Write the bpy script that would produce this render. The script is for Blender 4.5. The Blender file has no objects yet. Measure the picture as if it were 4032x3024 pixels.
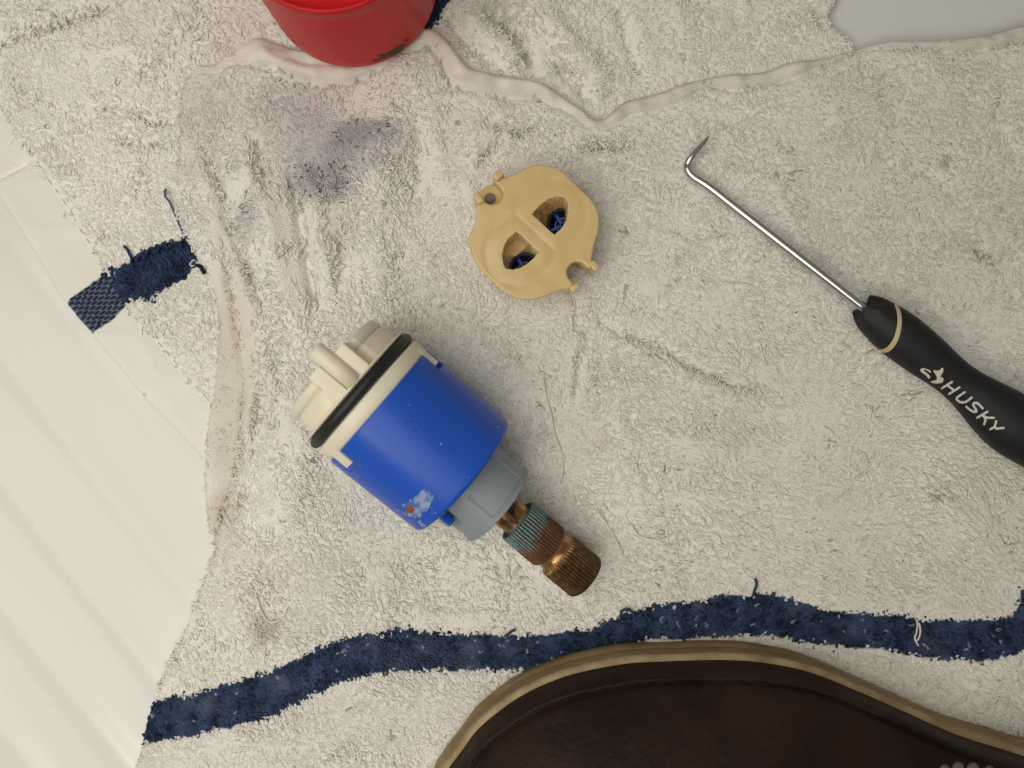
import bpy, bmesh, math
import numpy as np
from mathutils import Vector

# ------------------------------------------------------------------ camera, world, lights
scene = bpy.context.scene
CAM_H = 200.0                      # mm above the bottom of the tub
FPX = 4032 * 26.0 / 36.0           # focal length in photograph pixels

cam_d = bpy.data.cameras.new('camera')
cam_d.lens = 26.0
cam_d.sensor_width = 36.0
cam_d.clip_start = 0.005
cam_d.clip_end = 20.0
cam_d.dof.use_dof = True
cam_d.dof.focus_distance = 0.184
cam_d.dof.aperture_fstop = 9.0
cam = bpy.data.objects.new('camera', cam_d)
cam.location = (0, 0, CAM_H * 0.001)
scene.collection.objects.link(cam)
scene.camera = cam

world = bpy.data.worlds.new('World')
scene.world = world
world.use_nodes = True
wbg = world.node_tree.nodes['Background']
wbg.inputs['Color'].default_value = (1.0, 0.95, 0.87, 1)
wbg.inputs['Strength'].default_value = 0.175


def area(name, loc, size, power, color, target=(0, 0, 0)):
    d = bpy.data.lights.new(name, 'AREA')
    d.shape = 'DISK'
    d.size = size
    d.energy = power
    d.color = color
    o = bpy.data.objects.new(name, d)
    o.location = loc
    o.rotation_euler = (Vector(target) - Vector(loc)).to_track_quat('-Z', 'Y').to_euler()
    scene.collection.objects.link(o)
    return o


area('placed_key_light', (-0.22, -0.08, 0.42), 0.56, 1.62, (1.0, 0.95, 0.86), (-0.25, -0.05, 0))  # soft key light; its low position is made up to shape the falloff
area('vanity_bulb', (-0.36, -0.40, 0.74), 0.035, 0.2, (1.0, 0.93, 0.84))
area('vanity_bulb', (-0.28, -0.46, 0.74), 0.035, 0.2, (1.0, 0.93, 0.84))

scene.view_settings.view_transform = 'Standard'
scene.view_settings.look = 'None'
scene.view_settings.exposure = 0.03
scene.view_settings.gamma = 1.0
scene.view_settings.use_curve_mapping = False
scene.render.engine = 'CYCLES'
scene.cycles.max_bounces = 8

# ------------------------------------------------------------------ helpers
rng = np.random.default_rng(7)


def P(px, py, z=6.0):
    k = (CAM_H - z) / FPX
    return np.array([(px - 2016.0) * k, -(py - 1512.0) * k, z])


def P2(poly, z=6.0):
    a = np.array(poly, float)
    k = (CAM_H - z) / FPX
    return np.stack([(a[:, 0] - 2016.0) * k, -(a[:, 1] - 1512.0) * k], 1)


def crop(pts, off, sc):
    return [(off[0] + p[0] * sc, off[1] + p[1] * sc) for p in pts]


_tab = np.random.default_rng(3).random((256, 256))


def vnoise(x, y, scale, seed=0):
    x = x / scale + 31.7 * seed + 500
    y = y / scale + 17.3 * seed + 500
    xi = np.floor(x).astype(int)
    yi = np.floor(y).astype(int)
    fx = x - xi
    fy = y - yi
    fx = fx * fx * (3 - 2 * fx)
    fy = fy * fy * (3 - 2 * fy)
    t = lambda a, b: _tab[(a + seed * 7) & 255, (b + seed * 13) & 255]
    return ((t(xi, yi) * (1 - fx) + t(xi + 1, yi) * fx) * (1 - fy) +
            (t(xi, yi + 1) * (1 - fx) + t(xi + 1, yi + 1) * fx) * fy) * 2 - 1


def fbm(x, y, scale, octv=3, seed=0):
    s = 0
    a = 1.0
    for i in range(octv):
        s = s + a * vnoise(x, y, scale / 2 ** i, seed + i)
        a *= 0.5
    return s


def smooth_poly(poly, n=4, closed=False):
    """Catmull-Rom resample of a polyline."""
    p = np.array(poly, float)
    m = len(p)
    out = []
    rngi = range(m if closed else m - 1)
    for i in rngi:
        g = (lambda k: p[k % m]) if closed else (lambda k: p[min(max(k, 0), m - 1)])
        p0, p1, p2, p3 = g(i - 1), g(i), g(i + 1), g(i + 2)
        for j in range(n):
            t = j / n
            out.append(0.5 * ((2 * p1) + (-p0 + p2) * t + (2 * p0 - 5 * p1 + 4 * p2 - p3) * t * t +
                              (-p0 + 3 * p1 - 3 * p2 + p3) * t ** 3))
    if not closed:
        out.append(p[-1])
    return np.array(out)


def pdist(X, Y, poly, closed=False):
    """distance, side (+ = left of travel), nearest point, arc position."""
    p = np.asarray(poly, float)
    if closed:
        p = np.vstack([p, p[:1]])
    best = np.full(X.shape, 1e18)
    side = np.zeros(X.shape)
    nx = np.zeros(X.shape)
    ny = np.zeros(X.shape)
    arc = np.zeros(X.shape)
    acc = 0.0
    for (ax, ay), (bx, by) in zip(p[:-1], p[1:]):
        dx, dy = bx - ax, by - ay
        L2 = dx * dx + dy * dy
        if L2 < 1e-12:
            continue
        t = np.clip(((X - ax) * dx + (Y - ay) * dy) / L2, 0, 1)
        qx = ax + t * dx
        qy = ay + t * dy
        d = (X - qx) ** 2 + (Y - qy) ** 2
        m = d < best
        best = np.where(m, d, best)
        nx = np.where(m, qx, nx)
        ny = np.where(m, qy, ny)
        side = np.where(m, np.sign(dx * (Y - ay) - dy * (X - ax)), side)
        L = math.sqrt(L2)
        arc = np.where(m, acc + t * L, arc)
        acc += L
    return np.sqrt(best), side, nx, ny, arc


def inside(X, Y, poly):
    p = np.asarray(poly, float)
    c = np.zeros(X.shape, bool)
    j = len(p) - 1
    for i in range(len(p)):
        xi, yi = p[i]
        xj, yj = p[j]
        if yi != yj:
            c ^= ((yi > Y) != (yj > Y)) & (X < (xj - xi) * (Y - yi) / (yj - yi) + xi)
        j = i
    return c


def sdist(X, Y, poly):
    d, _, nx, ny, _ = pdist(X, Y, poly, True)
    return np.where(inside(X, Y, poly), d, -d), nx, ny


def srgb(h):
    c = [int(h[i:i + 2], 16) / 255 for i in (0, 2, 4)]
    return tuple(x / 12.92 if x < 0.04045 else ((x + 0.055) / 1.055) ** 2.4 for x in c)


def thing(name, label, cat, loc_mm, group=None):
    o = bpy.data.objects.new(name, None)
    o.empty_display_size = 0.005
    scene.collection.objects.link(o)
    o.location = Vector(loc_mm) * 0.001
    o['label'] = label
    o['category'] = cat
    if group:
        o['group'] = group
    return o


def mesh_obj(name, verts, faces, mat, parent=None, smooth=True, colors=None, attrs=None, kind=None, label=None):
    """verts in world millimetres; faces as (n,4)/(n,3) array or list of lists."""
    v = np.asarray(verts, float)
    me = bpy.data.meshes.new(name)
    root = parent
    off = np.zeros(3)
    while root is not None:
        off = off + np.array(root.location) * 1000.0
        root = root.parent
    lv = (v - off) * 0.001
    if isinstance(faces, np.ndarray):
        n, k = faces.shape
        me.vertices.add(len(lv))
        me.vertices.foreach_set('co', lv.astype(np.float32).ravel())
        me.loops.add(n * k)
        me.loops.foreach_set('vertex_index', faces.astype(np.int32).ravel())
        me.polygons.add(n)
        me.polygons.foreach_set('loop_start', np.arange(0, n * k, k, dtype=np.int32))
        try:
            me.polygons.foreach_set('loop_total', np.full(n, k, dtype=np.int32))
        except Exception:
            pass
        me.update(calc_edges=True)
        me.validate()
    else:
        me.from_pydata([tuple(x) for x in lv], [], faces)
        me.update()
    if smooth:
        me.polygons.foreach_set('use_smooth', np.ones(len(me.polygons), bool))
    if colors is not None:
        a = me.color_attributes.new('Col', 'FLOAT_COLOR', 'POINT')
        c = np.ones((len(lv), 4), np.float32)
        c[:, :3] = colors
        a.data.foreach_set('color', c.ravel())
    for an, av in (attrs or {}).items():
        a = me.attributes.new(an, 'FLOAT', 'POINT')
        a.data.foreach_set('value', np.asarray(av, np.float32))
    if mat:
        me.materials.append(mat)
    o = bpy.data.objects.new(name, me)
    scene.collection.objects.link(o)
    if parent is not None:
        o.parent = parent
    if kind:
        o['kind'] = kind
    if label:
        o['label'] = label
    return o


def material(name, color=None, rough=0.5, metal=0.0, attr=None, bump=None, spec=0.5, coat=0.0,
             sss=0.0, noise=None, sheen=0.0):
    """Principled material; noise=(scale per metre, amount, colour2); bump=(scale, strength, distance)."""
    m = bpy.data.materials.new(name)
    m.use_nodes = True
    nt = m.node_tree
    b = nt.nodes['Principled BSDF']
    b.inputs['Roughness'].default_value = rough
    b.inputs['Metallic'].default_value = metal
    b.inputs['Specular IOR Level'].default_value = spec
    b.inputs['Coat Weight'].default_value = coat
    b.inputs['Coat Roughness'].default_value = 0.12
    if sheen:
        b.inputs['Sheen Weight'].default_value = sheen
    if sss:
        b.inputs['Subsurface Weight'].default_value = sss
        b.inputs['Subsurface Radius'].default_value = (1, 0.8, 0.6)
        b.inputs['Subsurface Scale'].default_value = 0.0015
    tc = nt.nodes.new('ShaderNodeTexCoord')
    src = None
    if attr:
        a = nt.nodes.new('ShaderNodeAttribute')
        a.attribute_name = attr
        src = a.outputs['Color']
    elif color:
        b.inputs['Base Color'].default_value = (*color, 1)
    if noise:
        n = nt.nodes.new('ShaderNodeTexNoise')
        n.inputs['Scale'].default_value = noise[0]
        n.inputs['Detail'].default_value = 5
        n.inputs['Roughness'].default_value = 0.6
        nt.links.new(tc.outputs['Object'], n.inputs['Vector'])
        r = nt.nodes.new('ShaderNodeMapRange')
        r.inputs['From Min'].default_value = 0.42
        r.inputs['From Max'].default_value = 0.68
        r.inputs['To Max'].default_value = noise[1]
        nt.links.new(n.outputs['Fac'], r.inputs['Value'])
        mx = nt.nodes.new('ShaderNodeMix')
        mx.data_type = 'RGBA'
        nt.links.new(r.outputs['Result'], mx.inputs[0])
        if src:
            nt.links.new(src, mx.inputs[6])
        else:
            mx.inputs[6].default_value = (*color, 1)
        mx.inputs[7].default_value = (*noise[2], 1)
        src = mx.outputs[2]
    if src:
        nt.links.new(src, b.inputs['Base Color'])
    if bump:
        n = nt.nodes.new('ShaderNodeTexNoise')
        n.inputs['Scale'].default_value = bump[0]
        n.inputs['Detail'].default_value = 4
        nt.links.new(tc.outputs['Object'], n.inputs['Vector'])
        bp = nt.nodes.new('ShaderNodeBump')
        bp.inputs['Strength'].default_value = bump[1]
        bp.inputs['Distance'].default_value = bump[2]
        nt.links.new(n.outputs['Fac'], bp.inputs['Height'])
        nt.links.new(bp.outputs['Normal'], b.inputs['Normal'])
    return m


def grid_faces(nr, nc, wrap=False):
    """quads over an nr x nc vertex grid; wrap closes the columns."""
    i = np.arange(nr - 1)[:, None]
    j = np.arange(nc if wrap else nc - 1)[None, :]
    j2 = (j + 1) % nc
    a = i * nc + j
    b = i * nc + j2
    c = (i + 1) * nc + j2
    d = (i + 1) * nc + j
    return np.stack([a, b, c, d], -1).reshape(-1, 4)


def masked_sheet(x0, x1, y0, y1, cell, sdfun):
    """Regular grid clipped and snapped to a signed distance field."""
    xs = np.arange(x0, x1 + cell, cell)
    ys = np.arange(y0, y1 + cell, cell)
    X, Y = np.meshgrid(xs, ys)
    sd, nx, ny = sdfun(X, Y)
    keep = sd > -0.75 * cell
    snap = keep & (sd < 0.3 * cell)
    X = np.where(snap, nx, X)
    Y = np.where(snap, ny, Y)
    sd = np.where(snap, 0, sd)
    f = grid_faces(*X.shape)
    kf = keep.ravel()[f].all(1)
    f = f[kf]
    used = np.zeros(X.size, bool)
    used[f.ravel()] = True
    idx = np.cumsum(used) - 1
    return X.ravel()[used], Y.ravel()[used], sd.ravel()[used], idx[f]


def skirt(v, f, zbot):
    """add vertical walls down from the boundary edges of a quad sheet."""
    e = np.concatenate([f[:, [0, 1]], f[:, [1, 2]], f[:, [2, 3]], f[:, [3, 0]]])
    es = np.sort(e, 1)
    key = es[:, 0].astype(np.int64) * (len(v) + 1) + es[:, 1]
    u, inv, cnt = np.unique(key, return_inverse=True, return_counts=True)
    be = e[cnt[inv] == 1]
    bv = np.unique(be)
    remap = np.full(len(v), -1)
    remap[bv] = np.arange(len(bv)) + len(v)
    nv = v[bv].copy()
    nv[:, 2] = zbot
    nf = np.stack([be[:, 1], be[:, 0], remap[be[:, 0]], remap[be[:, 1]]], 1)
    return np.vstack([v, nv]), np.vstack([f, nf])


def tube(path, radii, n=12, cap=True, up=None):
    p = np.asarray(path, float)
    m = len(p)
    r = np.broadcast_to(np.asarray(radii, float), (m,))
    T = np.gradient(p, axis=0)
    T /= np.linalg.norm(T, axis=1)[:, None] + 1e-12
    ref = np.array([0, 0, 1.0]) if up is None else np.asarray(up, float)
    vs = []
    prevN = None
    for i in range(m):
        if prevN is None:
            N = ref - T[i] * ref.dot(T[i])
            if np.linalg.norm(N) < 1e-3:
                N = np.array([1.0, 0, 0]) - T[i] * T[i][0]
        else:
            N = prevN - T[i] * prevN.dot(T[i])
        N /= np.linalg.norm(N)
        prevN = N
        B = np.cross(T[i], N)
        a = np.arange(n) * 2 * math.pi / n
        vs.append(p[i] + r[i] * (np.cos(a)[:, None] * N + np.sin(a)[:, None] * B))
    v = np.vstack(vs)
    f = [list(q) for q in grid_faces(m, n, True)]
    if cap:
        f.append(list(range(n))[::-1])
        f.append(list(range((m - 1) * n, m * n)))
    return v, f


def rounded_box(cx, hx, hy, hz, axes, r=0.3):
    """small block with chamfered edges; axes = 3 orthonormal vectors."""
    bm = bmesh.new()
    bmesh.ops.create_cube(bm, size=2)
    for q in bm.verts:
        q.co = Vector((q.co.x * hx, q.co.y * hy, q.co.z * hz))
    bmesh.ops.bevel(bm, geom=bm.edges[:], offset=r, segments=3, profile=0.5, affect='EDGES')
    v = np.array([q.co[:] for q in bm.verts])
    bm.verts.index_update()
    f = [[q.index for q in fc.verts] for fc in bm.faces]
    bm.free()
    A = np.array(axes)
    return np.asarray(cx) + v @ A, f


def join(parts):
    vs, fs, o = [], [], 0
    for v, f in parts:
        vs.append(np.asarray(v))
        fs += [[int(i) + o for i in q] for q in f]
        o += len(v)
    return np.vstack(vs), fs


# ------------------------------------------------------------------ materials
def cloth_material():
    m = bpy.data.materials.new('woven_cotton')
    m.use_nodes = True
    nt = m.node_tree
    b = nt.nodes['Principled BSDF']
    b.inputs['Roughness'].default_value = 0.95
    b.inputs['Specular IOR Level'].default_value = 0.1
    a = nt.nodes.new('ShaderNodeAttribute')
    a.attribute_name = 'Col'
    th = nt.nodes.new('ShaderNodeAttribute')
    th.attribute_name = 'thin'
    tc = nt.nodes.new('ShaderNodeTexCoord')
    mp = nt.nodes.new('ShaderNodeMapping')
    mp.inputs['Rotation'].default_value = (0, 0, math.radians(12))
    nt.links.new(tc.outputs['Object'], mp.inputs['Vector'])
    nz = nt.nodes.new('ShaderNodeTexNoise')
    nz.inputs['Scale'].default_value = 220
    nt.links.new(tc.outputs['Object'], nz.inputs['Vector'])
    waves = []
    for d in ('X', 'Y'):
        w = nt.nodes.new('ShaderNodeTexWave')
        w.bands_direction = d
        w.inputs['Scale'].default_value = 430
        w.inputs['Distortion'].default_value = 2.5
        w.inputs['Detail'].default_value = 2
        w.inputs['Detail Scale'].default_value = 0.6
        nt.links.new(mp.outputs['Vector'], w.inputs['Vector'])
        waves.append(w)
    mul = nt.nodes.new('ShaderNodeMath')
    mul.operation = 'MULTIPLY'
    nt.links.new(waves[0].outputs['Fac'], mul.inputs[0])
    nt.links.new(waves[1].outputs['Fac'], mul.inputs[1])
    bp = nt.nodes.new('ShaderNodeBump')
    bp.inputs['Strength'].default_value = 0.3
    bp.inputs['Distance'].default_value = 0.0003
    nt.links.new(mul.outputs[0], bp.inputs['Height'])
    nt.links.new(bp.outputs['Normal'], b.inputs['Normal'])
    # open weave: small gaps where the cloth is worn thin
    mx = nt.nodes.new('ShaderNodeMath')
    mx.operation = 'MAXIMUM'
    nt.links.new(waves[0].outputs['Fac'], mx.inputs[0])
    nt.links.new(waves[1].outputs['Fac'], mx.inputs[1])
    gap = nt.nodes.new('ShaderNodeMapRange')
    gap.inputs['From Min'].default_value = 0.16
    gap.inputs['From Max'].default_value = 0.34
    gap.inputs['To Min'].default_value = 1.0
    gap.inputs['To Max'].default_value = 0.0
    nt.links.new(mx.outputs[0], gap.inputs['Value'])
    patch = nt.nodes.new('ShaderNodeMapRange')
    patch.inputs['From Min'].default_value = 0.45
    patch.inputs['From Max'].default_value = 0.6
    nt.links.new(nz.outputs['Fac'], patch.inputs['Value'])
    g2 = nt.nodes.new('ShaderNodeMath')
    g2.operation = 'MULTIPLY'
    nt.links.new(gap.outputs['Result'], g2.inputs[0])
    nt.links.new(th.outputs['Fac'], g2.inputs[1])
    g3 = nt.nodes.new('ShaderNodeMath')
    g3.operation = 'MULTIPLY'
    nt.links.new(g2.outputs[0], g3.inputs[0])
    nt.links.new(patch.outputs['Result'], g3.inputs[1])
    mix = nt.nodes.new('ShaderNodeMix')
    mix.data_type = 'RGBA'
    nt.links.new(g3.outputs[0], mix.inputs[0])
    nt.links.new(a.outputs['Color'], mix.inputs[6])
    mix.inputs[7].default_value = (0.012, 0.014, 0.035, 1)
    nt.links.new(mix.outputs[2], b.inputs['Base Color'])
    return m


M_CLOTH = cloth_material()
M_PILE = material('terry_cotton', attr='Col', rough=0.95, spec=0.08)
_nt = M_PILE.node_tree
_tr = _nt.nodes.new('ShaderNodeBsdfTranslucent')
_mx = _nt.nodes.new('ShaderNodeMixShader')
_mx.inputs[0].default_value = 0.08
_at = [q for q in _nt.nodes if q.type == 'ATTRIBUTE'][0]
_nt.links.new(_at.outputs['Color'], _tr.inputs['Color'])
_nt.links.new(_nt.nodes['Principled BSDF'].outputs[0], _mx.inputs[1])
_nt.links.new(_tr.outputs[0], _mx.inputs[2])
_nt.links.new(_mx.outputs[0], _nt.nodes['Material Output'].inputs['Surface'])


def tub_material():
    m = bpy.data.materials.new('white_acrylic')
    m.use_nodes = True
    nt = m.node_tree
    b = nt.nodes['Principled BSDF']
    b.inputs['Roughness'].default_value = 0.24
    b.inputs['Specular IOR Level'].default_value = 0.5
    tc = nt.nodes.new('ShaderNodeTexCoord')
    v = nt.nodes.new('ShaderNodeTexVoronoi')
    v.inputs['Scale'].default_value = 85
    nt.links.new(tc.outputs['Object'], v.inputs['Vector'])
    n = nt.nodes.new('ShaderNodeTexNoise')
    n.inputs['Scale'].default_value = 60
    nt.links.new(tc.outputs['Object'], n.inputs['Vector'])
    lt = nt.nodes.new('ShaderNodeMapRange')
    lt.inputs['From Min'].default_value = 0.02
    lt.inputs['From Max'].default_value = 0.055
    lt.inputs['To Min'].default_value = 0.55
    lt.inputs['To Max'].default_value = 0.0
    nt.links.new(v.outputs['Distance'], lt.inputs['Value'])
    pick = nt.nodes.new('ShaderNodeMapRange')
    pick.inputs['From Min'].default_value = 0.5
    pick.inputs['From Max'].default_value = 0.6
    nt.links.new(n.outputs['Fac'], pick.inputs['Value'])
    mu = nt.nodes.new('ShaderNodeMath')
    mu.operation = 'MULTIPLY'
    nt.links.new(lt.outputs['Result'], mu.inputs[0])
    nt.links.new(pick.outputs['Result'], mu.inputs[1])
    mx = nt.nodes.new('ShaderNodeMix')
    mx.data_type = 'RGBA'
    nt.links.new(mu.outputs[0], mx.inputs[0])
    mx.inputs[6].default_value = (0.80, 0.79, 0.75, 1)
    mx.inputs[7].default_value = (0.22, 0.21, 0.18, 1)
    nt.links.new(mx.outputs[2], b.inputs['Base Color'])
    return m


M_TUB = tub_material()
M_CREAM = material('cream_plastic', srgb('ebe3cd'), 0.38, sss=0.05, bump=(900, 0.05, 0.0003))
M_RUBBER = material('black_rubber', (0.012, 0.011, 0.010), 0.5)
M_BLUE = material('blue_plastic', (0.016, 0.096, 0.55), 0.33, bump=(1500, 0.04, 0.0002), noise=(160, 0.22, (0.02, 0.095, 0.48)), spec=0.35)
M_BLUE_INK = material('dark_blue_relief', (0.011, 0.058, 0.36), 0.45)
M_GREY = material('grey_plastic', srgb('8d959a'), 0.42, bump=(1200, 0.05, 0.0002))
M_TAN = material('tan_plastic', srgb('dac088'), 0.2, sss=0.03, noise=(140, 0.4, srgb('ceb06e')), bump=(420, 0.05, 0.0006))
M_STEEL = material('polished_steel', (0.62, 0.61, 0.58), 0.2, metal=1.0, bump=(700, 0.06, 0.0002))
M_GRIP = material('black_grip', (0.007, 0.007, 0.008), 0.6, noise=(500, 0.35, (0.018, 0.018, 0.019)), bump=(3000, 0.15, 0.0002))
M_IVORY = material('ivory_inlay', srgb('cbbb98'), 0.5)
M_PRINT = material('white_print', srgb('d8d3c8'), 0.6)
M_RED = material('red_plastic', (0.58, 0.009, 0.011), 0.36, noise=(90, 0.35, (0.46, 0.012, 0.012)), spec=0.25)
M_GRIME = material('olive_grime', (0.10, 0.065, 0.012), 0.8, noise=(900, 0.7, (0.05, 0.03, 0.008)))
M_SOLE = material('crepe_sole', srgb('a18a62'), 0.7, noise=(110, 0.8, srgb('836843')), bump=(500, 0.25, 0.0006))
M_WELT = material('sole_lip', srgb('b09c76'), 0.55, noise=(160, 0.8, srgb('8c7048')))
M_LEATHER = material('dark_brown_leather', (0.018, 0.0095, 0.005), 0.5, noise=(45, 0.9, (0.036, 0.020, 0.011)), bump=(600, 0.4, 0.0006), spec=0.16)
M_LACE = material('lace_cord', srgb('6a6156'), 0.9)
M_SCALE = material('limescale', attr='Col', rough=0.85)
M_SPRING = material('copper_wire', (0.55, 0.40, 0.28), 0.3, metal=1.0)


def brass_material():
    m = bpy.data.materials.new('patinated_brass')
    m.use_nodes = True
    nt = m.node_tree
    b = nt.nodes['Principled BSDF']
    a = nt.nodes.new('ShaderNodeAttribute')
    a.attribute_name = 'Col'
    k = nt.nodes.new('ShaderNodeAttribute')
    k.attribute_name = 'shine'
    nt.links.new(a.outputs['Color'], b.inputs['Base Color'])
    nt.links.new(k.outputs['Fac'], b.inputs['Metallic'])
    r = nt.nodes.new('ShaderNodeMapRange')
    r.inputs['To Min'].default_value = 0.8
    r.inputs['To Max'].default_value = 0.175
    nt.links.new(k.outputs['Fac'], r.inputs['Value'])
    nt.links.new(r.outputs['Result'], b.inputs['Roughness'])
    tc = nt.nodes.new('ShaderNodeTexCoord')
    n = nt.nodes.new('ShaderNodeTexNoise')
    n.inputs['Scale'].default_value = 1800
    nt.links.new(tc.outputs['Object'], n.inputs['Vector'])
    bp = nt.nodes.new('ShaderNodeBump')
    bp.inputs['Strength'].default_value = 0.25
    bp.inputs['Distance'].default_value = 0.0002
    nt.links.new(n.outputs['Fac'], bp.inputs['Height'])
    nt.links.new(bp.outputs['Normal'], b.inputs['Normal'])
    return m


M_BRASS = brass_material()

# ------------------------------------------------------------------ tub floor
RIB = np.array([0.62, -0.785])        # direction of the moulded ribs (world)


def tub_z(X, Y):
    n = X * RIB[1] * -1 + Y * RIB[0]     # distance across the ribs
    ph = (n + 9.0) / 21.0
    fr = ph - np.floor(ph)
    rib = np.exp(-((fr - 0.5) / 0.14) ** 2)
    left = np.clip((-55 - X + 0.2 * Y) / 15, 0, 1)
    return 0.65 * rib * left + 0.25 * vnoise(X, Y, 70, 5)


xs = np.arange(-300, 301, 2.0)
X, Y = np.meshgrid(xs, xs)
v = np.stack([X, Y, tub_z(X, Y) - 0.3], -1).reshape(-1, 3)
tub = mesh_obj('tub_floor', v, grid_faces(*X.shape), M_TUB)
tub['kind'] = 'structure'
tub['label'] = 'glossy white ribbed tub floor under the towels'
tub['category'] = 'tub floor'

# ------------------------------------------------------------------ towels: traced lines (photo pixels)
UP_LEFT = [(760, 240), (722, 300), (696, 370), (690, 450), (686, 600), (675, 720), (682, 820), (708, 886), (730, 946),
           (763, 1024), (800, 1073), (829, 1163), (841, 1300), (836, 1363), (825, 1525), (800, 1650), (787, 1802),
           (789, 1960), (797, 2057), (809, 2105), (833, 2160), (796, 2265), (753, 2383), (698, 2531), (630, 2654),
           (593, 2759), (568, 2827), (543, 2926), (525, 3024), (490, 3250)]
UP_TOP = [(760, 240), (840, 238), (900, 205), (960, 150), (1010, 128), (1080, 150), (1200, 180), (1400, 150), (1560, 110),
          (1685, 99), (1744, 124), (1799, 184), (1849, 244), (1923, 273), (2023, 288), (2097, 303), (2172, 333),
          (2246, 383), (2306, 423), (2336, 452), (2376, 455), (2406, 428), (2445, 393), (2520, 368), (2610, 345),
          (2700, 313), (2881, 277), (3013, 265), (3121, 229), (3272, 211), (3452, 163), (3543, 150), (3693, 144),
          (3814, 135), (3904, 120), (4032, 84), (4250, 20)]
UP_HEM = [(760, 278), (840, 275), (895, 250), (960, 250), (1000, 262), (1100, 275), (1180, 315), (1290, 330), (1400, 320),
          (1560, 230), (1665, 184), (1724, 219), (1759, 318), (1824, 353), (1878, 368), (1963, 383), (2097, 390),
          (2172, 413), (2261, 448), (2296, 490), (2331, 512), (2376, 515), (2435, 482), (2495, 448), (2595, 433),
          (2700, 391), (2790, 345), (2869, 349), (2941, 343), (3085, 319), (3182, 283), (3302, 229), (3422, 193),
          (3543, 193), (3723, 208), (3814, 208), (3904, 187), (4032, 163), (4250, 100)]
UP_SIDE_HEM = [(800, 980), (880, 1050), (940, 1150), (985, 1250), (985, 1400), (966, 1504), (944, 1634), (928, 1851),
               (868, 2014), (838, 2150)]
STRIPE_T = [(260, 1530), (330, 1515), (400, 1500), (480, 1480), (560, 1460), (640, 1425), (700, 1400), (770, 1372), (860, 1358),
            (950, 1365), (1040, 1372), (1130, 1372), (1220, 1368), (1300, 1350), (1360, 1320), (1420, 1305), (1500, 1295),
            (1560, 1285), (1640, 1285), (1700, 1290), (1760, 1310), (1830, 1320), (1880, 1325), (1940, 1330), (2000, 1340),
            (2060, 1340), (2120, 1340), (2180, 1330), (2202, 1305), (2206, 1270), (2240, 1250), (2300, 1250)]
STRIPE_B = [(240, 1620), (300, 1608), (380, 1598), (480, 1575), (560, 1558), (620, 1530), (700, 1490), (780, 1460), (860, 1450),
            (950, 1452), (1040, 1448), (1110, 1448), (1200, 1430), (1300, 1410), (1400, 1385), (1500, 1378), (1600, 1372),
            (1680, 1375), (1740, 1390), (1800, 1398), (1880, 1400), (1960, 1412), (2040, 1425), (2120, 1428), (2180, 1418),
            (2230, 1395), (2300, 1380)]
K = 4032 / 2212.0
STRIPE_T = [(a * K, b * K) for a, b in STRIPE_T]
STRIPE_B = [(a * K, b * K) for a, b in STRIPE_B]

LO_LEFT = [(-260, 440), (-120, 630), (0, 800), (81, 925), (163, 1061), (247, 1197), (353, 1319), (407, 1392), (445, 1428),
           (559, 1569), (678, 1688), (787, 1802), (850, 1860)]
LO_STITCH = [(-120, 250), (0, 430), (60, 520), (150, 655), (250, 800), (330, 930), (400, 1040), (450, 1120), (515, 1243),
             (586, 1314), (656, 1390), (727, 1477), (765, 1520), (797, 1553), (900, 1660)]
LO_STRIPE = [(247, 1197), (304, 1153), (380, 1099), (412, 1061), (461, 1050), (515, 1018), (586, 980), (640, 955), (700, 947),
             (727, 936), (800, 930), (860, 1000), (765, 1034), (749, 1072), (705, 1105), (640, 1143), (586, 1175), (505, 1191), (434, 1262),
             (353, 1319)]
LO_STRIPE2 = [(1640, -200), (1860, -200), (1800, -20), (1775, 5), (1742, 42), (1716, 82), (1685, 110), (1600, 110)]

up_left = P2(smooth_poly(UP_LEFT, 3))
up_top = P2(smooth_poly(UP_TOP, 4))
up_hem = P2(smooth_poly(UP_HEM, 4))
up_side = P2(smooth_poly(UP_SIDE_HEM, 3))
UPPER = np.vstack([up_left[::-1], up_top[1:], P2([(4250, 3250)])])
HEM_TOP = np.vstack([up_top, up_hem[::-1]])
HEM_SIDE = np.vstack([P2(smooth_poly(UP_LEFT[8:21], 3)), up_side[::-1]])
stripe_t = P2(smooth_poly(STRIPE_T, 3))
stripe_b = P2(smooth_poly(STRIPE_B, 3))
STRIPE_U = np.vstack([stripe_t, stripe_b[::-1]])
lo_left = P2(smooth_poly(LO_LEFT, 3), 3)
lo_stitch = P2(smooth_poly(LO_STITCH, 3), 3)
LOWER = np.vstack([lo_left, P2([(1100, 1700), (1500, 1200), (2600, 900), (3200, 520), (3390, 300), (3372, 185), (3335, 140), (3275, 95),
                                (3272, 50), (3300, 0), (3330, -90), (3340, -240), (-260, -240)], 3)])
HEM_LO = np.vstack([lo_left, lo_stitch[::-1]])
STRIPE_L = P2(LO_STRIPE, 3)
STRIPE_L2 = P2(LO_STRIPE2, 3)

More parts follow.
